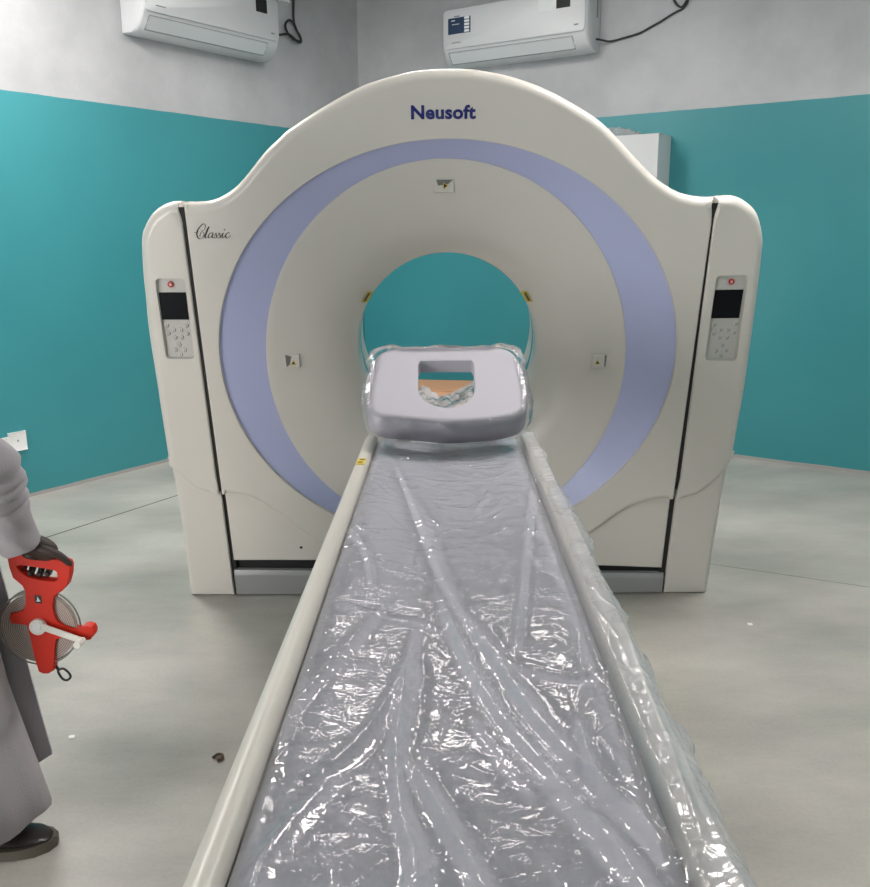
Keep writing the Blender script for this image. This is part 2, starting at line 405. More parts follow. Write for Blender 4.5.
def inset_v(lp, t, sc):
    base = inset(lp, 1.0)
    return [(p[0] + (q[0] - p[0]) * t * k, p[1] + (q[1] - p[1]) * t * k) for p, q, k in zip(lp, base, sc)]
def shell_piece(name, outline, d0, fil, back, parent, m_, holes=(), seg=6, to_floor=False, ff=None):
    """flat front at depth d0 with a rounded edge of radius fil, sides running straight back by `back` metres"""
    lp = ccw(clean(outline)); bm = bmesh.new()
    loops = []
    sc = [ff(p) if ff else 1.0 for p in lp]
    for k in range(seg + 1):
        a = (pi / 2) * k / seg                       # a=0: front, a=90: side
        t = fil * (1 - sin(a)); d = [d0 + fil * (1 - cos(a)) * q for q in sc]
        loops.append((inset_v(lp, t, sc), d))
    hs = [ccw(h)[::-1] for h in holes]
    front = fill2d(bm, [loops[0][0]] + hs, lambda a, b: G(a, b, d0))
    prev = front[0]
    for L_, d in loops[1:]:
        cur = [bm.verts.new(G(p[0], p[1], q)) for p, q in zip(L_, d)]
        for i in range(len(cur)): bm.faces.new((prev[i], prev[(i + 1) % len(cur)], cur[(i + 1) % len(cur)], cur[i]))
        prev = cur
    last = [bm.verts.new(v.co + H_ * back) for v in prev]
    for i in range(len(last)): bm.faces.new((prev[i], prev[(i + 1) % len(last)], last[(i + 1) % len(last)], last[i]))
    if to_floor:
        for v in bm.verts:
            if v.co.z < .004: v.co.z = .004
    bm.normal_update()
    return bm, front[1:], last

BACK = .78
RING = .811
# main front cover with round opening
top_edge = sm2(arch, 4)
sideL = resample([(-.8860, .584), (-.8870, .14), (-.8850, -.5385)], .08)
sideR = resample([(.9000, .587), (.8935, -.10), (.8890, -.5715)], .08)
bot = sm2(seam_l, 4) + sm2(seam_r, 4)[::-1]
out = top_edge[1:-1] + sideR + sm2(seam_r, 4)[1:] + [( .30, -.868), (0, -.872), (-.30, -.868)] + sm2(seam_l, 4)[::-1][:-1] + sideL[::-1]
circle = lambda r, n=128: [(r * cos(2 * pi * k / n), r * sin(2 * pi * k / n)) for k in range(n)]
ELL = [(.35, .0013, -.028, .348, .381), (.594, -.004, -.016, .580, .641), (.690, -.0042, -.0203, .667, .735), (.8060, .0022, .0146, .829, .770), (.811, .0022, .0146, .831, .772)]
def ell(r):
    if r <= .35: return (.0013, -.028, .348 * r / .35, .381 * r / .35)
    if r >= .811: return (.0022, .0146, .831 + r - .811, .772 + r - .811)
    return tuple(np.interp(r, [e[0] for e in ELL], [e[k] for e in ELL]) for k in (1, 2, 3, 4))
def epts(r, n=128):
    a, b, p, q = ell(r); return [(a + p * cos(2 * pi * k / n), b + q * sin(2 * pi * k / n)) for k in range(n)]
bm, hv, last = shell_piece('front_cover', out, 0, .032, .10, gantry, M_SHELL, holes=[epts(RING)],
    ff=lambda p: .22 if abs(p[0]) > .875 and p[1] < .585 else (.95 if p[1] < -.5 else 1))
# turned-in lip of the opening
bm.verts.ensure_lookup_table()
bm_obj('front_cover', bm, M_SHELL, gantry, smooth=35, wn=True)

def revolve(name, prof, m_, parent, n=128, smooth=40, flare=False):
    bm = bmesh.new(); rings = []
    for r, d in prof: rings.append([bm.verts.new(G(x, y, d)) for x, y in epts(r if not flare or r <= .35 else .35, n)] if not (flare and r > .35) else
                                   [bm.verts.new(G(.0013 + (x - .0013) * r / .35, -.028 + (y + .028) * (.381 + r - .35) / .381, d)) for x, y in epts(.35, n)])
    for A, B in zip(rings, rings[1:]):
        for k in range(n): bm.faces.new((A[k], A[(k + 1) % n], B[(k + 1) % n], B[k]))
    return bm_obj(name, bm, m_, parent, smooth=smooth)
revolve('opening_lip', [(.8112, -.0005), (.808, .0015), (.8065, .006), (.8065, .014)], M_SHELL, gantry)
revolve('lavender_band', [(.8068, .0125), (.690, .0685)], M_LAV, gantry)
revolve('funnel', [(.6915, .0700), (.6890, .0655), (.6850, .0650), (.66, .0690), (.594, .080), (.54, .0905), (.49, .106), (.45, .125), (.415, .148), (.388, .173), (.368, .199), (.357, .219), (.352, .236), (.350, .252)], M_SHELL, gantry)
revolve('bore_tunnel', [(.350, .252), (.350, .50), (.352, .515), (.36, .54), (.38, .57), (.42, .61), (.50, .66), (.56, .69), (.60, .70)], M_SHELL, gantry, flare=True)
revolve('bore_window', [(.347, .335), (.347, .375)], M_MYLAR, gantry)

# lower front panel below the curved seam
kick_top = -.905
outL = [(-.8835, -.552)] + [(a, b - .004) for a, b in sm2(seam_l, 4)[2:]] + [(0, -.878)] + [(a, b - .004) for a, b in sm2(seam_r, 4)[::-1][:-2]] + [(.8875, -.585), (.8885, -.9120), (.58, -.9010), (-.55, -.8715), (-.8830, -.8705)]
# widen the panel into the hidden middle
outL = clean([(-.8835, -.535), (-.6, -.535), (-.42, -.75), (0, -.80), (.42, -.75), (.6, -.56), (.8880, -.565), (.8885, -.9180), (.58, -.9030), (-.55, -.8725), (-.8830, -.8705)])
outL = resample(outL + [outL[0]], .1)[:-1]
bm, _, _ = shell_piece('lower_cover', outL, .034, .010, .10, gantry, M_SHELL, seg=3)
bm_obj('lower_cover', bm, M_SHELL, gantry, smooth=35, wn=True)
for (u_, w_) in ((-.5982, -.8062), (.5835, -.835)):
    bm = bmesh.new(); cyl(bm, G(u_, w_, .0330), G(u_, w_, .0355), .0062, 16); bm_obj('screw_hole', bm, M_DARK, gantry)

# side posts, upper cover and lower skirt
def post(sil, seam, inner_u, sgn, tray):
    # split silhouette at the seam
    sil_s = sm2(sil, 5)
    wseam = seam[0][1] if sgn < 0 else seam[-1][1]
    upper = [p for p in sil_s if p[1] > wseam + .004]; lower = [p for p in sil_s if p[1] <= wseam + .02]
    sm = sm2(seam, 4) if sgn < 0 else sm2(seam, 4)[::-1]        # from outer to inner
    inn = [(inner_u(w), w) for w in np.linspace(sm[-1][1], sil[-1][1], 14)]
    up = sm + inn[1:-1] + [(inner_u(.5), sil[-1][1] - .001)] + [p for p in upper[::-1] if abs(p[0]) > abs(inner_u(.5)) + .006]
    bm, hv, _ = shell_piece('side_cover', up, 0, .034, BACK, gantry, M_SHELL, holes=[tray], ff=lambda p: .2 if abs(p[0]) < .93 and p[1] < .55 else (.8 if p[1] < wseam + .02 or (p[1] < -.35 and abs(p[0]) < 1.06) else 1))
    o = bm_obj('side_cover', bm, M_SHELL, gantry, smooth=35, wn=True)
    wf = floor_w(.0)
    lo = [(inner_u(w), w) for w in np.linspace(wf - .02, sm[-1][1] + .05, 8)] + [(p[0] * (.997), p[1] + .05) for p in sm[::-1]][1:] + [p for p in lower[::-1] if p[1] > wf + .01][1:]
    lo = [p for p in lo if True]
    lo = clean([(a, b) for a, b in lo if b > wf - .021] + [(sil[0][0], wf - .02)])
    lo = resample(lo + [lo[0]], .12)[:-1]
    bm, _, _ = shell_piece('side_skirt', lo, .028, .022, BACK - .03, gantry, M_SHELL, to_floor=True, seg=4, ff=lambda p: .3 if abs(p[0]) < .93 else 1)
    bm_obj('side_skirt', bm, M_SHELL, gantry, smooth=35, wn=True)

def tray_loop(q, r=.018):
    """rounded quadrilateral"""
    out = []; q = ccw(q); n = 4
    for i in range(4):
        p0 = np.array(q[i - 1]); p1 = np.array(q[i]); p2 = np.array(q[(i + 1) % 4])
        a = p1 + (p0 - p1) / np.linalg.norm(p0 - p1) * r; b = p1 + (p2 - p1) / np.linalg.norm(p2 - p1) * r
        for k in range(6):
            t = k / 5; out.append(tuple((1 - t) ** 2 * a + 2 * t * (1 - t) * p1 + t * t * b))
    return out
TL = tray_loop([(-1.0200, .3291), (-.9155, .3283), (-.9190, .0292), (-1.0235, .0299)])
TR = tray_loop([(.9395, .3249), (1.0490, .3266), (1.0531, .0083), (.9368, .0114)])
post(post_l_sil, seam_l_post, lambda w: -.8990 if w > -.5 else -.8955 - .0, -1, TL)
post(post_r_sil, seam_r_post, lambda w: .9060, 1, TR)

def panel(loop, scr, red, btns, lab):
    bm = bmesh.new(); lp = ccw(loop); ins = inset(lp, .0035)
    A = [bm.verts.new(G(p[0], p[1], 0)) for p in lp]; B = [bm.verts.new(G(p[0], p[1], .014)) for p in ins]
    for i in range(len(A)): bm.faces.new((A[i], A[(i + 1) % len(A)], B[(i + 1) % len(A)], B[i]))
    bm.faces.new(B)
    p = bm_obj('control_panel', bm, M_TRAY, gantry, smooth=35)
    bm = bmesh.new(); s = ccw(scr)
    loft(bm, [[G(a, b, .0138) for a, b in s], [G(a, b, .011) for a, b in s]]); bm_obj('display_screen', bm, M_SCREEN, p)
    bm = bmesh.new(); cyl(bm, G(*red, .0138), G(*red, .0090), .0105, 20); rb = bm_obj('stop_button', bm, M_RED, p, smooth=40); 
    bm = bmesh.new(); loft(bm, [[G(red[0] + .0045 * cos(t) , red[1] + .0055 * sin(t), .0089) for t in np.linspace(0, 2 * pi, 12, endpoint=False)], [G(red[0] + .0045 * cos(t), red[1] + .0055 * sin(t), .0082) for t in np.linspace(0, 2 * pi, 12, endpoint=False)]])
    tag(bm_obj('push_button', bm, M_REDRING, p), lab)
    for i, (a, b) in enumerate(btns):
        bm = bmesh.new()
        tube(bm, [G(a + .0078 * cos(t), b + .0078 * sin(t), .0125) for t in np.linspace(0, 2 * pi, 18, endpoint=False)], .0014, 6, closed=True)
        cyl(bm, G(a, b, .0138), G(a, b, .0112), .0066, 16)
        me = bm_obj('key_button', bm, M_BTN, p, smooth=40)
        me.data.materials.append(M_BTNMARK)
        # engraved arrow mark and shaded rim on the key
        bm = bmesh.new(); bm.from_mesh(me.data); n0 = len(bm.faces)
        off = -wloc(p)
        an = random.random() * 6.28
        pts = [G(a + .0034 * cos(an + k * 2.1), b + .0034 * sin(an + k * 2.1), .0109) + off for k in range(3)]
        f = bm.faces.new([bm.verts.new(q) for q in pts]); f.material_index = 1
        n1 = len(bm.faces); tube(bm, [G(a + .0074 * cos(t), b + .0074 * sin(t), .0110) + off for t in np.linspace(-.6 - 1.2, 1.7 - 1.2, 8)], .0011, 5)
        bm.faces.ensure_lookup_table()
        for f in bm.faces[n1:]: f.material_index = 1
        bm.to_mesh(me.data); bm.free()
panel(TL, [(-1.0165, .2753), (-.9225, .2746), (-.9236, .1749), (-1.0214, .1756)], (-.9714, .3042),
      [(-1.0063, 0.1543), (-0.9367, 0.153), (-0.9844, 0.1372), (-0.9587, 0.137), (-1.0057, 0.1246), (-0.9374, 0.1232), (-0.9834, 0.1086), (-0.959, 0.1084), (-0.9717, 0.0805), (-0.9888, 0.0607), (-0.9553, 0.0596), (-0.9716, 0.0423)], 'pale mark on the red stop button')
panel(TR, [(.9456, .2702), (1.0440, .2710), (1.0430, .1672), (.9443, .1665)], (.9976, .3001),
      [(0.957, 0.1445), (1.0347, 0.1484), (0.9816, 0.1253), (1.0083, 0.1251), (0.9579, 0.1111), (1.0322, 0.1151), (0.9817, 0.0953), (1.0082, 0.0951), (0.9951, 0.0659), (0.9756, 0.0447), (1.0128, 0.0463), (0.994, 0.0263)], 'pale mark on the red stop button')

# black strips standing in for the deep shade in the cover gaps
bm = bmesh.new()
for a, b in ((-.910, -.875), (.880, .920)):
    for w0, w1, d_ in ((-.528, .572, .009), (floor_w(.05) + .02, -.50, .042)):
        q_ = [G(a, w1, d_), G(b, w1, d_), G(b, w0, d_), G(a, w0, d_)]
        loft(bm, [q_, [p + H_ * (.3 if w1 < 0 else .15) for p in q_]])
q_ = [G(-.88, -.84, .06), G(.89, -.84, .06), G(.89, floor_w(.06) + .02, .06), G(-.88, floor_w(.06) + .02, .06)]
loft(bm, [q_, [p + H_ * .2 for p in q_]])
tag(bm_obj('gap_shade_strips', bm, M_DARK, gantry), 'black strips standing in for the shade in the gaps')
# metal kick plate
bm = bmesh.new()
wl, wr = -.915, -.942
prof = [(.0, .052), (.0, .034), (-.016, .026), (-.022, .025)]
A = [G(-.884, wl + a, d) for a, d in prof]; B = [G(.897, wr + a, d) for a, d in prof]
A.append(V(A[-1].x, G(-.884, floor_w(), .025).y, .006)); B.append(V(B[-1].x, G(.897, floor_w(), .025).y, .006))
A.append(A[-1] + H_ * .05); B.append(B[-1] + H_ * .05); 
loft(bm, [A, B]); tag(bm_obj('kick_plate', bm, M_KICK, gantry, smooth=20), 'grey metal kick plate')

# rear housing and rear cover
allout = clean([(sil[0], sil[1]) for sil in post_l_sil[::1]] + [(-.86, .583)] + arch[1:-1] + post_r_sil[::-1])
lp = ccw([(a * .985, b * .985 if b > 0 else b) for a, b in allout]); lp = [(a, max(b, floor_w(.0) + .01)) for a, b in lp]; lp = clean(lp)
hd = BACK * cos(radians(12.88)); sh = BACK * sin(radians(12.88))
bm = bmesh.new()
# rear plate lies in the parallel plane at depth hd; the hole is centred on the bore axis
plate = [(a, b + (H_ * BACK).dot(GV)) for a, b in lp]
fl = fill2d(bm, [plate, [(x * .60 / .348, -.028 + (y + .028) * .631 / .381) for x, y in epts(.35, 64)][::-1]], lambda a, b: G(a, b, (H_ * BACK).dot(-GN)))
dd = (H_ * BACK).dot(-GN)
ring2 = [bm.verts.new(G(p[0], p[1], .70)) for p in [(x * .60 / .348, -.028 + (y + .028) * .631 / .381) for x, y in epts(.35, 64)][::-1]]
for i in range(64): bm.faces.new((fl[1][i], fl[1][(i + 1) % 64], ring2[(i + 1) % 64], ring2[i]))
front = [bm.verts.new(v.co - H_ * (BACK - .09)) for v in fl[0]]
for i in range(len(front)): bm.faces.new((fl[0][i], fl[0][(i + 1) % len(front)], front[(i + 1) % len(front)], front[i]))
for v in bm.verts: v.co.z = max(v.co.z, .004)
bm_obj('rear_cover', bm, M_SHELL, gantry, smooth=35, wn=True)

# laser windows
def on_funnel(ang, r, d): return G(r * cos(ang), r * sin(ang), d)
for (u_, w_), ang in (((-.0065, .6256), pi / 2), ((-.583, -.0112), pi), ((.5744, -.0192), 0)):
    bm = bmesh.new(); d = .0775
    cu, cw = u_, w_
    def Q(a, b, dd=0): return G(cu + a, cw + b, d - dd)
    h = .034; g = .026
    loft(bm, [[Q(-h, -g, -.004), Q(h, -g, -.004), Q(h, g, -.004), Q(-h, g, -.004)], [Q(-h * .92, -g * .9, .0035), Q(h * .92, -g * .9, .0035), Q(h * .92, g * .9, .0035), Q(-h * .92, g * .9, .0035)]])
    lw = bm_obj('laser_window', bm, M_SHELL, gantry, smooth=30)
    # notch shade painted as a flat dark wedge, and the pale ramp
    bm = bmesh.new()
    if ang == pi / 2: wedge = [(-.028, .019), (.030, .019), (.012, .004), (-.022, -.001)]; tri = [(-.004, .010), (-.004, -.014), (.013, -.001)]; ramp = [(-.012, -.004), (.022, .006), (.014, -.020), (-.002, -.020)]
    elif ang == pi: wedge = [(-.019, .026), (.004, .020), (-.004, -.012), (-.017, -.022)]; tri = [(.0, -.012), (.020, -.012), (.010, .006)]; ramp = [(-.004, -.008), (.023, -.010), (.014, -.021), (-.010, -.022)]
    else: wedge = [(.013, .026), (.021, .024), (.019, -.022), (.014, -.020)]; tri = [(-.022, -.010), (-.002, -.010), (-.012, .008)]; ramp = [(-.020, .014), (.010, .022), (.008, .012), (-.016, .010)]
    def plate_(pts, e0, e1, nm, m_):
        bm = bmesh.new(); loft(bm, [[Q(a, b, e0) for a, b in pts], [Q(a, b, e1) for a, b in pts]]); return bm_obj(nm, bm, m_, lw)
    plate_(wedge, .003, .0040, 'recess_shade', M_NOTCH); plate_(ramp, .003, .0039, 'ramp', M_NOTCHL)
    tp = plate_(tri, .003, .0052, 'warning_triangle', M_YELLOW)
    c3 = np.mean(tri, 0); plate_([tuple(c3 + (np.array(t) - c3) * .62) for t in tri], .005, .0058, 'warning_mark', M_BLACK)
# yellow labels on the throat
for a_, s in ((180 - 34.5, 1), (34.0, -1)):
    bm = bmesh.new(); a = radians(a_); R0, D0, R1, D1 = .374, .187, .353, .231
    pts = []
    for da in (-.062, .062):
        e0 = ell(R0); e1 = ell(R1); pts.append([G(e0[0] + e0[2] * cos(a + da), e0[1] + e0[3] * sin(a + da), D0 - .005), G(e1[0] + e1[2] * cos(a + da), e1[1] + e1[3] * sin(a + da), D1 - .005)])
    q = [pts[0][0], pts[0][1], pts[1][1], pts[1][0]]; n = (q[1] - q[0]).cross(q[3] - q[0]).normalized() * .001
    loft(bm, [[p + n for p in q], [p - n for p in q]])
    lb = tag(bm_obj('warning_label', bm, M_YELLOW, gantry), 'yellow warning label at the bore rim')
    bm = bmesh.new(); q2 = [q[0].lerp(q[1], .12), q[0].lerp(q[1], .45), q[3].lerp(q[2], .45), q[3].lerp(q[2], .12)]
    q2 = [p + (q[3] - q[0]) * (.12 if i < 2 else -.12) for i, p in enumerate(q2)]
    loft(bm, [[p + n * 1.6 for p in q2], [p - n * 1.6 for p in q2]]); bm_obj('label_print', bm, M_BLACK, lb)

# lettering
def text_obj(name, txt, size, org, ax, ay, m_, parent, bold=0, sx=1, thick=.0012, shear=0, space=1.0):
    cu = bpy.data.curves.new(name, 'FONT'); cu.body = txt; cu.size = 1; cu.offset = bold; cu.extrude = 0; cu.resolution_u = 6; cu.shear = shear; cu.space_character = space
    t = bpy.data.objects.new(name, cu); COL.objects.link(t)
    bpy.context.view_layer.update()
    me = bpy.data.meshes.new_from_object(t.evaluated_get(bpy.context.evaluated_depsgraph_get())); bpy.data.objects.remove(t)
    xs = [v.co.x for v in me.vertices]; x0, x1 = min(xs), max(xs)
    for v in me.vertices:
        p = v.co.copy(); v.co = Vector(org) + ax * ((p.x - x0) / (x1 - x0) * size[0]) + ay * (p.y * size[1])
    bm = bmesh.new(); bm.from_mesh(me); bmesh.ops.remove_doubles(bm, verts=bm.verts[:], dist=1e-6)
    n = ax.cross(ay).normalized() * thick
    r = bmesh.ops.extrude_face_region(bm, geom=bm.faces[:])
    for e in r['geom']:
        if isinstance(e, bmesh.types.BMVert): e.co += n
    bm.to_mesh(me); bm.free(); me.materials.clear()
    return me_obj(name, me, m_, parent)
tag(text_obj('brand_lettering', 'Neusoft', (.2085, .0565), G(-.1140, .8485, -.0002), GU, GV, M_BLUE, gantry, bold=.034, space=1.05), 'dark blue bold lettering')

# flowing script word, drawn as pen strokes of varying width
def strokes(name, sts, fn, m_, parent):
    bm = bmesh.new()
    for pts, w0, w1 in sts:
        P = smooth_path([(a, b, 0) for a, b in pts], 6)
        n = len(P); L_, R_ = [], []
        for i, p in enumerate(P):
            t = (P[min(i + 1, n - 1)] - P[max(i - 1, 0)]).normalized(); nrm = V(-t.y, t.x, 0)
            dn = max(0, -t.y) ** 1.5                      # heavier on down strokes
            w = w0 + (w1 - w0) * dn
            L_.append(p + nrm * w / 2); R_.append(p - nrm * w / 2)
        rows = [[fn(l.x, l.y, 0), fn(r.x, r.y, 0), fn(r.x, r.y, 1), fn(l.x, l.y, 1)] for l, r in zip(L_, R_)]
        loft(bm, rows)
    return bm_obj(name, bm, m_, parent)
# px of the enlarged view (17.4 px per photo px) mapped to metres
def CL(x, y, h): return G(-.8765 + (x) * .0001967 + .0000, .5160 - (y - 150) * .0002020, -.0004 - h * .001)
S1 = [([(80, 288), (110, 290), (150, 284), (172, 270)], 7, 9),
      ([(298, 205), (308, 165), (292, 142), (262, 146), (215, 180), (170, 225), (138, 275), (127, 330), (140, 378), (170, 402)], 13, 26),
      ([(298, 205), (285, 235), (250, 258), (215, 262)], 7, 8),
      ([(170, 402), (205, 395), (245, 350), (262, 300), (240, 278), (210, 290), (185, 330), (180, 365)], 7, 14),
      ([(250, 385), (262, 350), (300, 280), (345, 215), (372, 190), (352, 222), (310, 300), (285, 350), (280, 380), (300, 385), (335, 355)], 9, 24),
      ([(440, 300), (410, 295), (370, 310), (340, 350), (340, 378), (360, 380), (400, 350), (432, 302), (412, 350), (405, 382), (430, 380), (455, 350)], 9, 22),
      ([(440, 372), (475, 320), (487, 296), (490, 330), (488, 370), (465, 388), (445, 378)], 8, 16),
      ([(488, 375), (520, 340), (545, 298), (555, 320), (560, 355), (545, 385), (515, 388), (500, 378)], 8, 18),
      ([(560, 375), (600, 320), (622, 298), (608, 330), (592, 368), (600, 386), (630, 370), (650, 345)], 9, 22),
      ([(642, 240), (655, 236), (660, 250), (646, 252)], 10, 12),
      ([(735, 312), (738, 296), (718, 294), (685, 315), (662, 350), (668, 382), (700, 388), (740, 360), (755, 335)], 10, 24)]
S1 = [([(x * .93, -y * .97 - 8) for x, y in p], a * .8, b * .8) for p, a, b in S1]
tag(strokes('script_lettering', S1, lambda x, y, h: CL(x, -y, h), M_BLACK, gantry), 'thin black flowing script lettering')

# ------------------------------------------------------------------ patient table
table = empty('patient_table', (.03, 1.4, 0), 'long cream patient table with a grey pad under clear plastic in front of the scanner', 'table')
Y0, Y1 = .30, 2.53
def xl(y): return -.2455 + .0165 * y      # outer edge of the left rail
def xr(y): return .2640 + .0080 * y
ys = list(np.linspace(Y0, Y1 - .05, 22)) + [Y1 - .03, Y1 - .012, Y1]
def rail(side):
    bm = bmesh.new(); rings = []
    for y in ys:
        f = 1 - max(0, (y - (Y1 - .05)) / .05) ** 2 * .12
        x0 = xl(y) if side < 0 else xr(y)
        s = 1 if side < 0 else -1
        prof = [(.000, .868), (.000, .882), (.003, .892), (.010, .899), (.020, .9015), (.029, .899), (.0345, .893), (.036, .885), (.036, .868), (.036, .835), (.020, .825), (.006, .835)]
        rings.append([V(x0 + s * a, y, .868 + (z - .868) * f) for a, z in prof])
    loft(bm, rings); return bm_obj('side_rail', bm, M_CREAM, table, smooth=50)
rail(-1); rail(1)
# cradle tray under the pad
bm = bmesh.new(); rings = []
for y in ys:
    a, b = xl(y) + .02, xr(y) - .02; c = (a + b) / 2; w = (b - a) / 2
    top = [V(c + w * t, y, .872 - .030 * (1 - t * t)) for t in np.linspace(-1, 1, 15)]
    botm = [V(c + w * t, y, .840 - .045 * (1 - t * t)) for t in np.linspace(1, -1, 15)]
    rings.append(top + botm)
loft(bm, rings); bm_obj('cradle', bm, M_CREAM, table, smooth=40)
def pad_z(x, y):
    a, b = xl(y) + .036, xr(y) - .036; t = (x - (a + b) / 2) / ((b - a) / 2)
    return .893 - .020 * (1 - np.clip(t * t, 0, 1)) - .018 * np.clip(np.abs(t), 0, 1) ** 14
bm = bmesh.new(); rings = []
py = [Y0 + .01] + list(np.linspace(Y0 + .02, Y1 - .04, 26)) + [Y1 - .025, Y1 - .015]
for i, y in enumerate(py):
    a, b = xl(y) + .0375, xr(y) - .0375; c = (a + b) / 2; w = (b - a) / 2; dz = .012 if i in (0, len(py) - 1) else 0
    if i >= len(py) - 2: w *= (.985 if i == len(py) - 2 else .96)
    top = [V(c + w * t, y, float(pad_z(c + w * t, y)) - dz) for t in np.linspace(-1, 1, 25)]
    botm = [V(c + w * t, y, .8725 - .029 * (1 - t * t)) for t in np.linspace(1, -1, 25)]
    rings.append(top + botm)
loft(bm, rings); tag(bm_obj('mattress', bm, M_PAD, table, smooth=50), 'grey-lavender mattress pad')
# head holder reaching towards the bore
bm = bmesh.new(); rings = []
for y, w in ((Y1 - .03, .150), (Y1 + .05, .150), (Y1 + .25, .145), (Y1 + .42, .130), (Y1 + .47, .10)):
    rings.append([V(.033 + w * t, y, .885 - .03 * (1 - t * t) + .035 * abs(t) ** 3) for t in np.linspace(-1, 1, 13)] + [V(.033 + w * t, y, .862 - .03 * (1 - t * t) + .03 * abs(t) ** 3) for t in np.linspace(1, -1, 13)])
loft(bm, rings); bm_obj('head_holder', bm, M_CREAM, table, smooth=50)
# support beam, pedestal and foot
bm = bmesh.new(); box(bm, (.03, 1.45, .745), (.34, 1.9, .09), bevel=.02, seg=3); bm_obj('support_beam', bm, M_CREAM, table, smooth=40)
bm = bmesh.new(); loft(bm, [[V(.03 + x * s, 1.75 + y * s * 1.5, z) for x, y in rrect(0, 0, .36, .62, .06)] for z, s in ((.05, .88), (.30, .84), (.72, .80))]); bm_obj('pedestal', bm, M_SHELL, table, smooth=40)
bm = bmesh.new(); loft(bm, [[V(.03 + x, 1.75 + y, z) for x, y in rrect(0, 0, .34, 1.0, .04)] for z in (.002, .055)]); tag(bm_obj('base_plate', bm, M_KICK, table, smooth=40), 'grey metal base plate')
# yellow caution sticker on the left rail
bm = bmesh.new(); y_ = 2.19; box(bm, (xl(y_) + .0195, y_, .9018), (.021, .062, .001)); st = tag(bm_obj('caution_sticker', bm, M_YELLOW, table), 'small yellow and black caution sticker')
bm = bmesh.new(); box(bm, (xl(y_) + .021, y_ + .018, .9025), (.013, .010, .0006)); box(bm, (xl(y_) + .018, y_ - .006, .9025), (.012, .004, .0006)); box(bm, (xl(y_) + .018, y_ - .016, .9025), (.012, .004, .0006)); bm_obj('sticker_print', bm, M_BLACK, st)

# ------------------------------------------------------------------ plastic sheet over the table
def vnoise(X, Y, sc, seed):
    """smooth value noise"""
    rs = np.random.RandomState(seed); T = rs.rand(64, 64); x = X * sc; y = Y * sc
    xi = np.floor(x).astype(int); yi = np.floor(y).astype(int); fx = x - xi; fy = y - yi; fx = fx * fx * (3 - 2 * fx); fy = fy * fy * (3 - 2 * fy)
    g = lambda a, b: T[a % 64, b % 64]
    return (g(xi, yi) * (1 - fx) + g(xi + 1, yi) * fx) * (1 - fy) + (g(xi, yi + 1) * (1 - fx) + g(xi + 1, yi + 1) * fx) * fy - .5

# the long folds, traced on the table plane: (points x,y), half width, height
def FP(px, py_):      # photo measure -> place on the table plane z=.905
    x = (px - 435) / 880; y = (443.5 - py_) / 880
    x, y = cos(ROLL) * x - sin(ROLL) * y, sin(ROLL) * x + cos(ROLL) * y
    X, Yy, Z = x, cos(PITCH) + y * sin(PITCH), -sin(PITCH) + y * cos(PITCH); t = (.905 - EYE) / Z
    return (X * t, Yy * t)
FOLDS = [
    ([(392, 450), (420, 510), (440, 560), (470, 610), (505, 665)], .011, .010),
    ([(432, 560), (465, 640), (500, 700), (555, 765), (610, 830), (655, 900)], .013, .016),
    ([(470, 600), (520, 680), (572, 745), (640, 810), (690, 880)], .011, .015),
    ([(418, 600), (402, 680), (396, 740), (402, 800), (415, 850), (395, 910)], .010, .015),
    ([(412, 640), (380, 700), (340, 745), (308, 768)], .010, .013),
    ([(385, 590), (335, 650), (300, 690), (270, 740)], .008, .008),
    ([(533, 470), (527, 540), (520, 600), (514, 640)], .006, .010),
    ([(405, 735), (440, 790), (470, 840), (500, 900)], .011, .014),
    ([(468, 690), (500, 735), (535, 772), (560, 775)], .010, .010),
    ([(480, 635), (530, 655), (575, 668), (612, 662)], .008, .008),
    ([(330, 590), (370, 600), (420, 606), (450, 625)], .005, .006),
    ([(340, 760), (300, 800), (262, 850), (245, 900)], .012, .010),
    ([(575, 700), (590, 745), (600, 790)], .008, .009),
    ([(620, 620), (645, 690), (672, 760), (705, 860)], .010, .010),
    ([(350, 520), (366, 545), (372, 580)], .007, .007),
]
NX, NY = 300, 620
sY = np.linspace(.42, 2.50, NY)
yy = np.repeat(sY[:, None], NX, 1)
left = xl(sY) + .038 + .006 * vnoise(sY * 1., sY * 0, 7, 3) + .004 * vnoise(sY, sY * 0, 23, 5)
over = np.interp(sY, [.42, .67, .75, .80, .95, 1.2, 1.5, 1.9, 2.2, 2.50], [.36, .29, .17, .11, .085, .070, .050, .03, .012, .004]) + .012 * vnoise(sY, sY * 0, 9, 8)
wid = (xr(sY) + .002 - left)
tt = np.linspace(0, 1, NX)[None, :]
arc = left[:, None] + tt * (wid + over)[:, None]                 # arc coordinate across
edge = (xr(sY) + .002)[:, None]
beyond = np.clip(arc - edge, 0, None)
xx = np.where(beyond > 0, edge + .010 * (1 - np.exp(-beyond / .01)) + (.28 + .5 * np.clip((.85 - yy) / .3, 0, 1)) * beyond, arc)
base = np.where(arc < edge - .036, np.nan, .905)
base = np.maximum(pad_z(np.clip(xx, -9, 9), yy), 0) + .004
rail_top = .9055
tr_ = np.clip((arc - (edge - .055)) / .022, 0, 1); tr_ = tr_ * tr_ * (3 - 2 * tr_)
base = base * (1 - tr_) + rail_top * tr_
base = base - beyond * .93 - .004 * (beyond > 0)
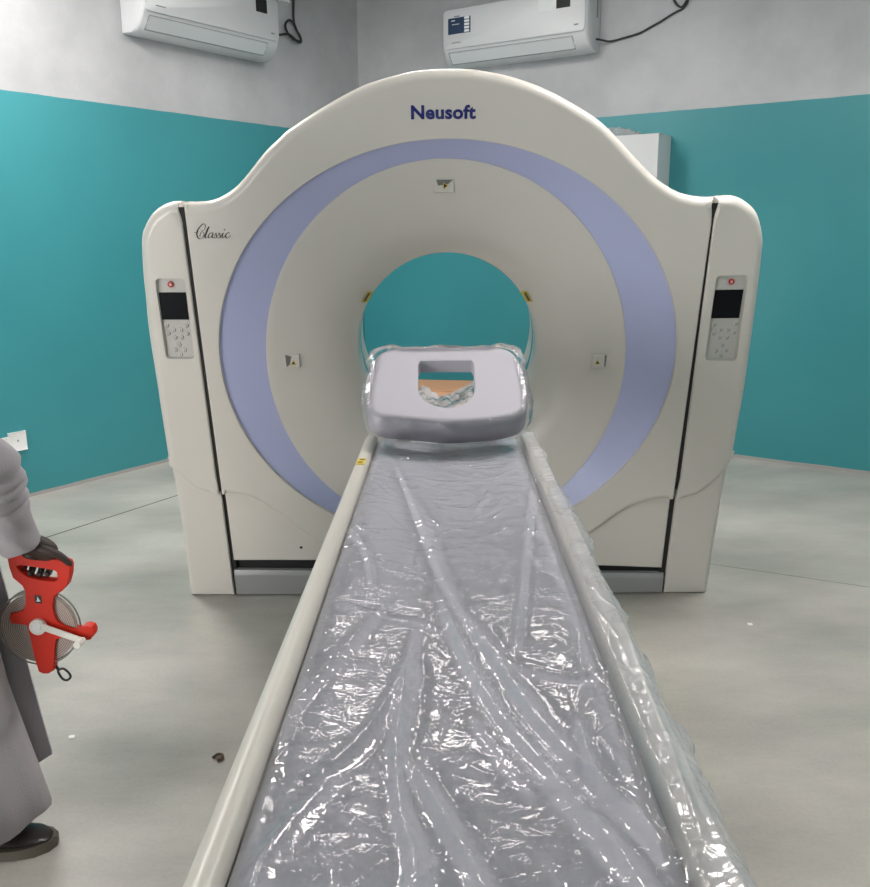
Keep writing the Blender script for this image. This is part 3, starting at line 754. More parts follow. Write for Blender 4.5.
# taut over the hollow of the pad
zf = np.zeros_like(xx)
PX, PY = arc, yy
for pts, hw, ht in FOLDS:
    P = [(p.x, p.y) for p in smooth_path([(*FP(a, b), 0) for a, b in pts], 6)]
    best = np.full(xx.shape, 9.); sgn = np.zeros_like(xx); tpar = np.zeros_like(xx)
    L_ = len(P) - 1
    for i in range(L_):
        a = np.array(P[i]); b = np.array(P[i + 1]); d = b - a; q = ((PX - a[0]) * d[0] + (PY - a[1]) * d[1]) / (d @ d); q = np.clip(q, 0, 1)
        ex = PX - a[0] - q * d[0]; ey = PY - a[1] - q * d[1]; r = np.hypot(ex, ey); sg = np.sign(d[0] * ey - d[1] * ex)
        k = r < best; best = np.where(k, r, best); sgn = np.where(k, sg, sgn); tpar = np.where(k, (i + q) / L_, tpar)
    fade = np.clip(tpar * 6, 0, 1) * np.clip((1 - tpar) * 6, 0, 1)
    wob = 1 + .5 * vnoise(PX, PY, 12, len(pts) + int(hw * 1e4))
    s = best * sgn / (hw * wob)
    prof = np.exp(-np.abs(s * 1.25) ** 1.5)                      # rounded pleat
    zf += ht * fade * prof * .8 - .2 * ht * fade * np.exp(-((s - 2.0) ** 2))
# network of small random creases
rs = np.random.RandomState(11)
for i in range(900):
    cx0 = rs.uniform(-.2, .33); cy0 = .45 + 1.95 * rs.rand() ** 1.0; ang = rs.choice([rs.normal(1.25, .45), rs.normal(-1.1, .5), rs.normal(.1, .4), rs.normal(2.7, .3)])
    ln = rs.uniform(.02, .09); hw = rs.uniform(.0012, .0036); ht = rs.uniform(.0006, .0028)
    bend = rs.normal(0, 6)
    ca, sa = cos(ang), sin(ang)
    x0i = np.searchsorted(sY, cy0 - .12); x1i = np.searchsorted(sY, cy0 + .12)
    X_ = PX[x0i:x1i] - cx0; Y_ = PY[x0i:x1i] - cy0; a = X_ * ca + Y_ * sa; b = -X_ * sa + Y_ * ca + bend * a * a
    f = np.clip(1 - (a / ln) ** 2, 0, 1)
    if cy0 > 1.5: ht *= 1.7; hw_ = hw * 1.5
    zf[x0i:x1i] += ht * f * (np.exp(-np.abs(b) / hw) if i % 3 else -.6 * np.exp(-np.abs(b) / hw)) 
zf += .0022 * vnoise(PX, PY, 7, 1) + .0006 * vnoise(PX, PY, 37, 2) + .0016 * np.abs(vnoise(PX + .03 * vnoise(PX, PY, 20, 9), PY, 18, 4))
zz = base + zf + .002
# outward ripples in the hanging part
rip = np.clip(beyond / .05, 0, 1)
xx = xx + rip * (.028 * vnoise(yy, beyond, 9, 21) + .014 * vnoise(yy, beyond, 27, 22) + .006 * vnoise(yy, beyond * 2, 60, 23))
xx = xx + rip * zf * 1.0
zz = np.where(zz < pad_z(xx, yy) + .0015, np.where(beyond > 0, zz, pad_z(xx, yy) + .0015), zz)
me = bpy.data.meshes.new('plastic_sheet')
co = np.stack([xx, yy, zz], -1).reshape(-1, 3)
me.vertices.add(len(co)); me.vertices.foreach_set('co', co.ravel())
i0 = (np.arange(NY - 1)[:, None] * NX + np.arange(NX - 1)[None, :]).ravel()
q = np.stack([i0, i0 + 1, i0 + NX + 1, i0 + NX], 1)
me.loops.add(q.size); me.loops.foreach_set('vertex_index', q.ravel().astype(np.int32))
me.polygons.add(len(q)); me.polygons.foreach_set('loop_start', (np.arange(len(q)) * 4).astype(np.int32)); me.polygons.foreach_set('loop_total', np.full(len(q), 4, np.int32))
me.update(calc_edges=True)
lay = np.clip((arc - (edge - .04)) / .02, 0, 1) * (1.1 + .6 * vnoise(PX, PY, 20, 51)) + np.clip(zf / .014, 0, 1) * .10
at_ = me.attributes.new('layers', 'FLOAT', 'POINT'); at_.data.foreach_set('value', np.ascontiguousarray(lay.ravel(), dtype=np.float32))
sheet = me_obj('plastic_sheet', me, M_SHEET, None, smooth=180)
tag(sheet, 'wrinkled clear plastic sheet draped over the long table', 'plastic sheet'); recenter(sheet)

# ------------------------------------------------------------------ headrest cushion
TAU = radians(35)
HB = V(0, cos(TAU), sin(TAU)); HM = V(0, -sin(TAU), cos(TAU)); HO = V(.0335, 2.375, .906); HT = .092
def HP(a, b, t=0): return HO + V(1, 0, 0) * a + HB * b + HM * (HT + (t * (1 - .56 * min(1, max(0, b / .28))) if t < 0 else t))      # t=0 is the top face
cush_out = sm2([(0, -.014), (.10, -.008), (.172, .006), (.212, .030), (.224, .085), (.221, .15), (.214, .215), (.198, .262), (.165, .290), (.11, .296), (0, .294), (-.11, .294), (-.165, .287), (-.197, .262), (-.213, .215), (-.221, .15), (-.224, .085), (-.212, .030), (-.172, .006), (-.10, -.008)], 4)[:-4]
def uloop(n=14):
    r = .080; base_ = .048 + r
    pts = [(-r, .222), (-r, .19), (-r, .155)] + [(r * cos(pi + pi * k / n), base_ + r * sin(pi + pi * k / n)) for k in range(n + 1)] + [(r, .155), (r, .19), (r, .222), (r - .006, .236), (0, .237), (-r + .006, .236)]
    return pts
def cushion():
    lp = ccw(clean(cush_out, .004)); hole = ccw(clean(uloop(), .003))[::-1]; bm = bmesh.new(); F = .017
    hole_c = hole
    fr = fill2d(bm, [inset(lp, F), inset(hole, .006)], lambda a, b: HP(a, b, 0))
    prev = fr[0]
    for k in range(1, 7):
        a = pi / 2 * k / 6; cur = [bm.verts.new(HP(p[0], p[1], -F * (1 - cos(a)))) for p in inset(lp, F * (1 - sin(a)))]
        for i in range(len(cur)): bm.faces.new((prev[i], prev[(i + 1) % len(cur)], cur[(i + 1) % len(cur)], cur[i]))
        prev = cur
    for k in range(1, 6):
        a = pi / 2 * k / 5; f = .02; cur = [bm.verts.new(HP(p[0], p[1], -HT + f * (1 - sin(a)))) for p in inset(lp, f * (1 - cos(a)))]
        for i in range(len(cur)): bm.faces.new((prev[i], prev[(i + 1) % len(cur)], cur[(i + 1) % len(cur)], cur[i]))
        prev = cur
    hp = fr[1]
    for t in (-.004, -HT):
        cur = [bm.verts.new(HP(p[0], p[1], t)) for p in (hole if t == -.004 else hole)]
        for i in range(len(cur)): bm.faces.new((hp[i], hp[(i + 1) % len(cur)], cur[(i + 1) % len(cur)], cur[i]))
        hp = cur
    es = [bm.edges.get((prev[i], prev[(i + 1) % len(prev)])) for i in range(len(prev))] + [bm.edges.get((hp[i], hp[(i + 1) % len(hp)])) for i in range(len(hp))]
    bmesh.ops.triangle_fill(bm, use_beauty=True, edges=es)
    return bm
cu_ = bm_obj('headrest_cushion', cushion(), M_FOAM, None, smooth=50, wn=True)
tag(cu_, 'thick pale headrest cushion with a U-shaped opening, propped at the head of the table', 'cushion'); recenter(cu_)

# clear wrap around the cushion
def wrap():
    bm = bmesh.new(); lp = ccw(clean(cush_out, .004)); lp = resample(lp + [lp[0]], .012)[:-1]; n = len(lp); rs = np.random.RandomState(5)
    def ring(d, t, amp, sd):
        q = inset(lp, d); r_ = []
        for i, p in enumerate(q):
            f = amp * float(vnoise(np.array(i / n * 2.0), np.array(sd * .37), 16, sd)) * 2 + amp * .8 * float(vnoise(np.array(i / n * 2.0), np.array(sd * .11), 45, sd + 3))
            c = np.array((0, .14)); v = np.array(p) - c; v /= np.linalg.norm(v)
            w = 0
            if p[1] > .24 and .13 < abs(p[0]) < .24: w = .018        # pinched corners
            r_.append((p[0] + v[0] * (f + w), p[1] + v[1] * (f + w), t + f * .5))
        return r_
    specs = [(.016, .004, .001, 3), (.004, .001, .004, 4), (-.006, -.010, .006, 5), (-.012, -.025, .008, 6), (-.013, -.042, .009, 7), (-.013, -.06, .009, 8), (-.010, -.078, .006, 9)]
    rings = [[HP(a, b, t) for a, b, t in ring(*s)] for s in specs]
    # front closes with small wrinkles over the opening
    R = loft(bm, rings, cap0=False, cap1=False)
    return bm
wr = bm_obj('plastic_wrap', wrap(), M_WRAP, None, smooth=180)
tag(wr, 'clear glossy plastic wrap pulled tight around the headrest cushion', 'plastic wrap'); recenter(wr)

# crumpled plastic beyond the cushion, on the head holder
bm = bmesh.new(); rings = []
for j, y in enumerate(np.linspace(2.60, 2.90, 26)):
    row = []
    for t in np.linspace(-1, 1, 46):
        z = .925 + .005 * (1 - t * t) + .075 * abs(t + .08) ** 1.3 + .05 * float(np.abs(vnoise(np.array(t * .2 + .5), np.array(y), 22, 31))) + .02 * float(np.abs(vnoise(np.array(t * .2), np.array(y), 60, 33)))
        row.append(V(.033 + .15 * t, y, z))
    rings.append(row)
loft(bm, rings, False, False, closed=False)
M_CRUMP = plastic_mat('crumpled_plastic', milky=.62, bump=.4, bscale=40, rough=.12, tint=(.45, .50, .60))
cr = tag(bm_obj('crumpled_plastic', bm, M_CRUMP, None, smooth=180), 'crumpled grey plastic lying on the head holder behind the cushion', 'plastic sheet'); recenter(cr)

# ------------------------------------------------------------------ cardboard box behind the scanner
bx = empty('cardboard_box', (-.10, 6.25, 0), 'brown cardboard box on the floor behind the scanner, seen through the cushion opening', 'box')
A1 = DL; A2 = NL
c = V(-.02, 6.1, 0); BA = V(.985, -.174, 0); BB = V(.174, .985, 0)
bm = bmesh.new(); box(bm, c + V(0, 0, .225), (.9, .45, .45), (BA, BB, V(0, 0, 1)), bevel=.004); bm_obj('carton', bm, M_CARD, bx)
bm = bmesh.new(); box(bm, c - BB * .30 + V(0, 0, .405), (.88, .16, .004), (BA, (BB + V(0, 0, .5)).normalized(), (BB * -.5 + V(0, 0, 1)).normalized())); bm_obj('flap', bm, M_CARD, bx)

# ------------------------------------------------------------------ wall-mounted air conditioners
def ac(org, s0, s1, d, n, sticker, label, zt=3.03):
    root = empty('air_conditioner', org + d * (s0 + s1) / 2 + n * .1 + V(0, 0, 2.64), label, 'air conditioner', 'split air conditioners on the walls')
    Lq = s1 - s0
    def P(s, o, z): return org + d * (s0 + s) + n * o + V(0, 0, z)
    # body profile (offset from wall, z): front bulges, underside sweeps back
    prof = [(.002, zt), (.150, zt), (.185, zt - .012), (.200, zt - .04), (.204, 2.90), (.200, 2.765), (.190, 2.742), (.170, 2.700), (.135, 2.662), (.090, 2.645), (.002, 2.650)]
    bm = bmesh.new(); rings = []
    for s, k in ((0, .90), (.006, .96), (.016, 1), (Lq - .016, 1), (Lq - .006, .96), (Lq, .90)):
        rings.append([P(s, .002 + (o - .002) * k, 2.84 + (z - 2.84) * (1 - (1 - k) * .35)) for o, z in prof])
    loft(bm, rings); bm_obj('body', bm, M_AC, root, smooth=32)
    # raised front panel
    bm = bmesh.new(); m_ = .012
    lp = rrect(Lq / 2, (zt + 2.753) / 2 - .005, Lq - .03, zt - 2.753 - .02, .03)
    loft(bm, [[P(a, .196, b) for a, b in lp], [P(a, .209, b) for a, b in lp], [P(a, .212, b) for a, b in inset(ccw(lp), .004)]]); fp = bm_obj('front_panel', bm, M_AC, root, smooth=40)
    # louvre
    bm = bmesh.new()
    L0, L1 = (.055, Lq - .11)
    a_, b_ = (.1915, 2.735), (.142, 2.672)
    dn = V(0, 0, 0)
    nn = (n * (a_[1] - b_[1]) + V(0, 0, -(a_[0] - b_[0]))).normalized()
    q = [P(L0, *a_), P(L1, *a_), P(L1, *b_), P(L0, *b_)]
    loft(bm, [[p + nn * .0005 for p in q], [p + nn * .006 for p in q]]); lv = tag(bm_obj('louvre', bm, M_ACF, root), 'pale grey air outlet louvre')
    bm = bmesh.new()
    q2 = [p + nn * .003 for p in (P(L0 - .004, a_[0] + .002, a_[1] + .004), P(L1 + .004, a_[0] + .002, a_[1] + .004), P(L1 + .004, b_[0] - .002, b_[1] - .004), P(L0 - .004, b_[0] - .002, b_[1] - .004))]
    for i, j, r_ in ((0, 1, .0018), (2, 3, .0045), (3, 0, .0024), (1, 2, .0012)): tube(bm, [q2[i], q2[j]], r_, 6)
    bm_obj('louvre_gap', bm, M_ACG, root)
    # display window, small prints
    def dec(s, z, w, h, m__, nm, e=.2122, t=.0012, par=None):
        bm = bmesh.new(); box(bm, P(s, e + t / 2, z), (w, t, h), (d, n, V(0, 0, 1))); return bm_obj(nm, bm, m__, par or fp)
    dec(Lq - .17, zt - .075, .10, .085, M_DISP, 'display_window')
    if sticker: dec(Lq - .30, zt - .085, .10, .075, M_WHITE, 'energy_label')
    dec(.125, 2.795, .072, .006, M_ACG, 'brand_mark'); dec(Lq - .075, 2.800, .030, .009, M_ACG, 'inverter_mark')
    if sticker:
        s_ = dec(.150, 2.905, .185, .105, M_NAVY, 'promo_sticker')
        for k in range(5): dec(.212, 2.865 + k * .021, .040, .015, M_WHITE, 'sticker_picture', .2134, .0008, s_)
        dec(.10, 2.94, .03, .006, M_WHITE, 'sticker_print', .2134, .0008, s_); dec(.12, 2.915, .06, .004, M_CAB, 'sticker_print', .2134, .0008, s_)
        dec(.130, 2.966, .045, .008, M_ACG, 'sticker_print', .2122, .0008, fp)
    # side vent on the end facing the corner or the room
    for s_ in (-.0005, Lq + .0005):
        bm = bmesh.new(); box(bm, P(s_, .05, 2.92), (.003, .018, .12), (d, n, V(0, 0, 1))); bm_obj('side_grille', bm, M_ACG, root)
    return root
ac(LA, .955, 2.075, DL, NL, False, 'white split air conditioner on the left wall')
ac(RA, -2.175, -1.055, DR, NR, True, 'white split air conditioner with a navy sticker on the right wall')

def wp(org, d, n, s, z, o): return org + d * s + n * o + V(0, 0, z)
bm = bmesh.new()
pts = [(2.07, 2.845, .10), (2.14, 2.845, .09), (2.225, 2.850, .05), (2.317, 2.872, .04), (2.37, 2.870, .03), (2.44, 2.839, .03), (2.462, 2.850, .04), (2.44, 2.90, .03), (2.402, 2.955, .03), (2.355, 2.970, .03), (2.315, 2.935, .03), (2.325, 2.885, .035), (2.38, 2.850, .04), (2.435, 2.842, .05), (2.445, 2.87, .05), (2.418, 2.93, .03), (2.412, 3.0, .02), (2.420, 3.12, .02), (2.42, CEIL - .005, .02)]
pts[0] = (2.085, 2.845, .10); tube(bm, smooth_path([wp(LA, DL, NL, *p) for p in pts], 6), .0085, 8)
cb = tag(bm_obj('power_cable', bm, M_CABLE, None, smooth=60), 'black looped cable beside the left wall air conditioner', 'cable'); recenter(cb)
bm = bmesh.new()
pts = [(-1.045, 2.722, .08), (-1.01, 2.716, .05), (-.968, 2.710, .02), (-.87, 2.722, .014), (-.77, 2.738, .014), (-.70, 2.765, .012), (-.639, 2.788, .012), (-.58, 2.815, .012), (-.537, 2.833, .012), (-.49, 2.850, .014), (-.46, 2.90, .014), (-.48, 2.98, .014), (-.54, 2.97, .02), (-.55, 2.90, .02), (-.50, 2.855, .022), (-.465, 2.91, .02), (-.47, 3.05, .015), (-.47, CEIL - .005, .015)]
tube(bm, smooth_path([wp(RA, DR, NR, *p) for p in pts], 6), .0065, 8)
cb = tag(bm_obj('power_cable', bm, M_CABLE, None, smooth=60), 'black cable sagging from the right wall air conditioner', 'cable'); recenter(cb)

def plates(root_label, org, d, n, items, zname='wall_socket'):
    e = empty(zname, org + d * items[0][0] + n * .005 + V(0, 0, items[0][1] - .05), root_label, 'socket')
    for s, z, w, h in items:
        bm = bmesh.new(); box(bm, wp(org, d, n, s, z, .007), (w, .012, h), (d, n, V(0, 0, 1)), bevel=.003); o = bm_obj('face_plate', bm, M_SOCK, e, smooth=40)
        bm = bmesh.new(); box(bm, wp(org, d, n, s, z + .004, .0135), (.008, .002, .012), (d, n, V(0, 0, 1))); bm_obj('screw', bm, M_ACG, o)
    return e
plates('pair of white socket plates low on the teal left wall', LA, DL, NL, [(.012, .343, .100, .108), (-.088, .335, .100, .085)])
plates('small pale socket beside the left wall air conditioner', LA, DL, NL, [(2.335, 3.135, .09, .09)])

# ------------------------------------------------------------------ steel cabinet high on the right wall
cab = empty('wall_cabinet', wp(RA, DR, NR, -.85, 1.30, .1), 'pale grey steel box on the teal wall, right behind the scanner', 'cabinet')
zc0, zc1 = 1.30, 2.085
bm = bmesh.new(); box(bm, wp(RA, DR, NR, -.83, (zc0 + zc1) / 2, .110), (.60, .216, zc1 - zc0), (DR, NR, V(0, 0, 1)), bevel=.004); bm_obj('enclosure', bm, M_CAB, cab, smooth=40)
bm = bmesh.new(); box(bm, wp(RA, DR, NR, -.83, (zc0 + zc1) / 2 + .001, .227), (.604, .016, zc1 - zc0 + .004), (DR, NR, V(0, 0, 1)), bevel=.003); dr_ = bm_obj('door', bm, M_CAB, cab, smooth=40)
bm = bmesh.new(); box(bm, wp(RA, DR, NR, -1.08, 1.68, .240), (.025, .012, .09), (DR, NR, V(0, 0, 1)), bevel=.003); bm_obj('door_handle', bm, M_ACG, dr_)
M_SCRAP = plastic_mat('loose_plastic', milky=.30, bump=.9, bscale=50, rough=.12)
bm = bmesh.new(); R_ = []
for j in range(14):
    row = []
    for i in range(30):
        s = -1.08 + .42 * i / 29; o = .03 + .13 * j / 13
        env = max(0, sin(pi * i / 29)) ** .7 * max(0, sin(pi * j / 13)) ** .6
        z = zc1 + .006 + env * (.060 + .035 * float(vnoise(np.array(s), np.array(o), 14, 41)) + .028 * float(vnoise(np.array(s), np.array(o), 40, 43)))
        row.append(wp(RA, DR, NR, s, max(z, zc1 + .004), o))
    R_.append(row)
loft(bm, R_, False, False, closed=False)
pl = tag(bm_obj('plastic_scrap', bm, M_SCRAP, None, smooth=180), 'crumpled clear plastic lying on top of the steel wall box', 'plastic sheet'); recenter(pl)

# ------------------------------------------------------------------ bits on the floor
bm = bmesh.new(); tube(bm, smooth_path([(-.646, 2.262, .006), (-.636, 2.277, .007), (-.622, 2.272, .008), (-.620, 2.256, .006), (-.632, 2.249, .005)], 5), .0045, 6)
tag(recenter(bm_obj('metal_scrap', bm, M_BUTT, None, smooth=60)), 'tiny curled brown scrap on the floor left of the table', 'debris')
def chip(x, y, r, lab):
    bm = bmesh.new(); n = 7; random.seed(int(x * 1000))
    loft(bm, [[V(x + r * random.uniform(.6, 1.1) * cos(2 * pi * k / n), y + r * .8 * random.uniform(.6, 1.1) * sin(2 * pi * k / n), z) for k in range(n)] for z in (.0005, .006)])
    tag(bm_obj('paint_chip', bm, M_SPECK), lab, 'debris')
chip(-1.100, 2.379, .012, 'small white chip on the floor by the grey robe')
chip(1.206, 3.131, .013, 'small white chip on the floor right of the scanner')

# ------------------------------------------------------------------ person at the left edge
man = empty('person', (-1.20, 1.92, 0), 'person in a grey robe and dark shoes holding a red tape reel, left', 'person')
def el(cx_, cy_, z, rx, ry, n=40, fold=0, ph=0, tilt=0):
    out = []
    for k in range(n):
        a = 2 * pi * k / n; f = 1 + fold * (sin(5 * a + ph) * .6 + sin(9 * a + 2.1 * ph) * .4)
        out.append(V(cx_ + rx * cos(a) * f, cy_ + ry * sin(a) * f, z + tilt * cos(a)))
    return out
bm = bmesh.new()
rob = [(-1.165, 1.885, .085, .205, .170, .05, .02), (-1.170, 1.885, .20, .190, .168, .05, .01), (-1.190, 1.89, .40, .160, .165, .04, 0), (-1.21, 1.90, .60, .148, .165, .03, 0), (-1.215, 1.91, .80, .145, .165, .02, 0), (-1.21, 1.915, .95, .150, .170, .01, 0),
       (-1.21, 1.92, 1.08, .140, .165, .01, 0), (-1.205, 1.92, 1.20, .140, .175, .01, 0), (-1.205, 1.92, 1.32, .138, .190, 0, 0), (-1.21, 1.92, 1.41, .118, .195, 0, 0), (-1.21, 1.92, 1.455, .085, .150, 0, 0), (-1.21, 1.92, 1.48, .065, .075, 0, 0), (-1.205, 1.92, 1.51, .060, .062, 0, 0)]
loft(bm, [el(a, b, z, rx, ry, fold=f, ph=z * 2, tilt=tl) for a, b, z, rx, ry, f, tl in rob])
bm_obj('robe', bm, M_ROBE, man, smooth=180)
# far flap of the robe, behind the reel
bm = bmesh.new(); rings = []
for z, xf in ((1.0, -1.09), (.85, -1.075), (.65, -1.045), (.45, -1.015), (.30, -.995), (.200, -.980)):
    rings.append([V(xf, 2.0, z - .012), V(xf - .004, 2.012, z - .012), V(-1.16, 2.05, z - .03), V(-1.30, 2.05, z - .05), V(-1.30, 2.035, z - .05), V(-1.16, 2.025, z - .075), V(xf - .05, 2.0, z - .045)])
loft(bm, rings); bm_obj('robe_flap', bm, M_ROBE2, man, smooth=60)

def skin(name, verts, edges, radii, m_, parent, sub=2):
    me = bpy.data.meshes.new(name); off = wloc(parent)
    me.from_pydata([Vector(v) - off for v in verts], edges, [])
    o = bpy.data.objects.new(name, me); COL.objects.link(o); o.parent = parent
    md = o.modifiers.new('skin', 'SKIN'); md.use_smooth_shade = True
    for i, r in enumerate(radii):
        sv = me.skin_vertices[0].data[i]; sv.radius = (r, r) if not hasattr(r, '__len__') else r; sv.use_root = (i == 0)
    if sub: s = o.modifiers.new('sub', 'SUBSURF'); s.levels = sub; s.render_levels = sub
    dg = bpy.context.evaluated_depsgraph_get(); dg.update()
    m2 = bpy.data.meshes.new_from_object(o.evaluated_get(dg)); o.modifiers.clear(); o.data = m2
    m2.materials.clear(); m2.materials.append(m_)
    m2.polygons.foreach_set('use_smooth', [True] * len(m2.polygons))
    return o
# reel plane frame: photo plane through the handle
def RP(px, py_, Yp=1.975):
    x = (px - 435) / 880; y = (443.5 - py_) / 880
    x, y = cos(ROLL) * x - sin(ROLL) * y, sin(ROLL) * x + cos(ROLL) * y
    X, Yy, Z = x, cos(PITCH) + y * sin(PITCH), -sin(PITCH) + y * cos(PITCH); t = Yp / Yy
    return V(X * t, Yp, EYE + Z * t)
# the body: head, neck, torso, far arm, legs in one continuous skin surface
bv = [(-1.20, 1.92, .92), (-1.20, 1.92, 1.12), (-1.205, 1.92, 1.34), (-1.205, 1.92, 1.46), (-1.195, 1.92, 1.53), (-1.185, 1.92, 1.60), (-1.18, 1.92, 1.68), (-1.19, 1.92, 1.745),
      (-1.20, 1.84, .88), (-1.185, 1.84, .50), (-1.205, 1.84, .12), (-1.20, 2.00, .88), (-1.25, 2.00, .50), (-1.32, 2.00, .12),
      (-1.205, 2.08, 1.40), (-1.215, 2.15, 1.12), (-1.17, 2.14, .86), (-1.155, 2.13, .80),
      (-1.205, 1.76, 1.40)]
be = [(0, 1), (1, 2), (2, 3), (3, 4), (4, 5), (5, 6), (6, 7), (0, 8), (8, 9), (9, 10), (0, 11), (11, 12), (12, 13), (2, 14), (14, 15), (15, 16), (16, 17), (2, 18)]
br = [.11, .105, .11, .055, .052, .078, .090, .055, .08, .055, .04, .08, .055, .04, .05, .042, .030, .03, .05]
body = skin('body', bv, be, br, M_SKIN, man)
# face and ears
bm = bmesh.new()
def ball(bm, c, r, s=(1, 1, 1)):
    rr = bmesh.ops.create_uvsphere(bm, u_segments=16, v_segments=10, radius=r)
    for v in rr['verts']: v.co = Vector((v.co.x * s[0], v.co.y * s[1], v.co.z * s[2])) + Vector(c)
tube(bm, [(-1.095, 1.92, 1.675), (-1.082, 1.92, 1.655), (-1.070, 1.92, 1.632), (-1.090, 1.92, 1.622)], [.008, .010, .014, .012], 8)
bm_obj('nose', bm, M_SKIN, body, smooth=180)
for s in (-1, 1):
    bm = bmesh.new(); ball(bm, (-1.185, 1.92 + s * .086, 1.655), .03, (.8, .35, 1.1)); bm_obj('ear', bm, M_SKIN, body, smooth=180)
    bm = bmesh.new(); ball(bm, (-1.103, 1.92 + s * .032, 1.672), .012, (.6, 1, .7)); bm_obj('eye', bm, M_WHITE, body, smooth=180)
bm = bmesh.new(); ball(bm, (-1.197, 1.92, 1.712), .092, (1.08, .95, .82)); bm_obj('hair', bm, M_HAIR, man, smooth=180)
# holding arm: sleeve from shoulder to wrist
W = RP(22, 545, 1.955); SH = V(-1.20, 1.76, 1.40); EL = V(-1.10, 1.80, 1.10)
arm_pts = [V(-1.205, 1.79, 1.40), V(-1.19, 1.755, 1.33), V(-1.14, 1.775, 1.18), V(-1.085, 1.81, 1.06), RP(-14, 462, 1.86), RP(-4, 484, 1.88), RP(4, 508, 1.905), RP(14, 532, 1.93), RP(20, 543, 1.945)]
rad = [.068, .072, .066, .060, .058, .060, .052, .048, .047]
bm = bmesh.new(); P = smooth_path(arm_pts, 7); n = len(P)
rads = [np.interp(i / (n - 1) * (len(rad) - 1), range(len(rad)), rad) for i in range(n)]
for i in range(n):                                    # bunched cloth near the cuff
    f = i / (n - 1)
    if .52 < f < .78: rads[i] += .0055 * sin(f * 110)
tube(bm, P, rads, 22)
for v in bm.verts: v.co += v.co.normalized() * .004 * sin(v.co.z * 90 + v.co.x * 70)
bm_obj('sleeve', bm, M_ROBE, man, smooth=180)

# shoes
def shoe(ax_, tx, ty, nm, yaw):
    c, s = cos(yaw), sin(yaw); bm = bmesh.new(); L_ = .275
    prof = [(0, .026, .055), (.02, .034, .075), (.06, .038, .085), (.11, .038, .083), (.155, .041, .064), (.20, .045, .052), (.24, .040, .043), (.262, .028, .034), (.275, .010, .024)]
    rings = []
    for l, w, h in prof:
        row = []
        for k in range(16):
            a = 2 * pi * k / 16; y = w * cos(a); z = .022 + max(0, (h - .022)) * (.5 + .5 * sin(a)) ; 
            x0 = l - L_; row.append(V(tx + x0 * c - y * s, ty + x0 * s + y * c, z))
        rings.append(row)
    loft(bm, rings); up = bm_obj('shoe', bm, M_SHOE, man, smooth=180)
    bm = bmesh.new(); out = []
    for l, w in [(-.004, .018), (.02, .037), (.08, .042), (.14, .041), (.19, .048), (.235, .046), (.266, .032), (.283, .010)]: out.append((l, w))
    lp = [(l, w) for l, w in out] + [(l, -w) for l, w in out[::-1]]
    loft(bm, [[V(tx + (l - L_) * c - w * s, ty + (l - L_) * s + w * c, z) for l, w in lp] for z in (.001, .026)])
    bm_obj('sole', bm, M_SOLE, up, smooth=30)
    bm = bmesh.new()
    for k in range(3):
        l = .135 + k * .022 - L_; h = .083 - k * .008
        tube(bm, [V(tx + l * c - q * s, ty + l * s + q * c, h - abs(q) * .25) for q in (-.022, 0, .022)], .0025, 6)
    bm_obj('laces', bm, M_BLACK, up, smooth=60)
shoe('near', -.952, 1.905, 'shoe', radians(12)); shoe('far', -1.12, 2.02, 'shoe', radians(2))

# ------------------------------------------------------------------ tape reel
reel = empty('tape_reel', RP(44, 674), 'red open-frame measuring tape reel held in the hand at the left edge', 'tape measure')
YP = 1.975
frame = [(7.3, 559.5), (11.5, 555.3), (18, 554.6), (40, 557.5), (62, 560.5), (68, 562.5), (70, 566.5), (69.5, 575), (67, 585.6), (62, 591), (57.5, 594), (54, 596), (52.7, 606.7), (54, 615), (57, 621), (63, 625.8), (72, 628.6), (80.5, 630.2), (82.4, 626.4), (87, 625.6), (92, 627.3), (94, 631), (93.6, 636), (90, 640), (84.3, 640.8), (74, 639), (63, 637.5), (56, 640), (54.6, 648), (54.2, 660), (53.2, 671), (48, 674), (43, 674), (38.3, 671.8), (33.5, 655), (29.7, 637.3), (26.8, 625.8), (19, 624.4), (11.5, 624), (9.2, 619), (9.8, 614), (18, 612.6), (23, 610), (25.2, 604), (25, 592), (22, 586), (12.5, 578), (9, 568)]
hole = [(16.3, 566.5), (19, 565.2), (38, 568), (53, 570.4), (56.5, 572.5), (57, 580), (55, 581.4), (40.2, 580), (28, 577.2), (20.5, 572)]
def plate3(loops, y0, y1, name, m_, parent, bev=.0025):
    bm = bmesh.new()
    f = lambda a, b: RP(a, -b, y0)
    lps = [[(x, -y) for x, y in lp] for lp in loops]; lps = [ccw(lps[0])] + [ccw(l)[::-1] for l in lps[1:]]
    fr = fill2d(bm, [inset(l, .5) if i == 0 else inset(l, .5) for i, l in enumerate(lps)], f)
    for i, (vs, lp) in enumerate(zip(fr, lps)):
        prev = vs
        for yq in (y0 + bev, y1):
            cur = [bm.verts.new(RP(a, -b, y0) + V(0, yq - y0, 0)) for a, b in lp]
            for k in range(len(cur)): bm.faces.new((prev[k], prev[(k + 1) % len(cur)], cur[(k + 1) % len(cur)], cur[k]))
            prev = cur
    return bm_obj(name, bm, m_, parent, smooth=35, wn=True)
plate3([frame, hole], YP - .017, YP + .008, 'frame', M_REEL, reel)
C_ = RP(39.8, 626.5, YP)
RX = V(1, 0, 0); RZ = V(0, 0, 1)
rr_ = .0945
bm = bmesh.new()
def disc(bm, c, r0, y0, y1, n=64, cell=None):
    loft(bm, [[c + RX * r0 * cos(2 * pi * k / n) + RZ * r0 * sin(2 * pi * k / n) + V(0, yq, 0) for k in range(n)] for yq in (y0, y1)])
M_TAPE2 = mat('tape_edge_rings', (.34, .27, .24), .45)
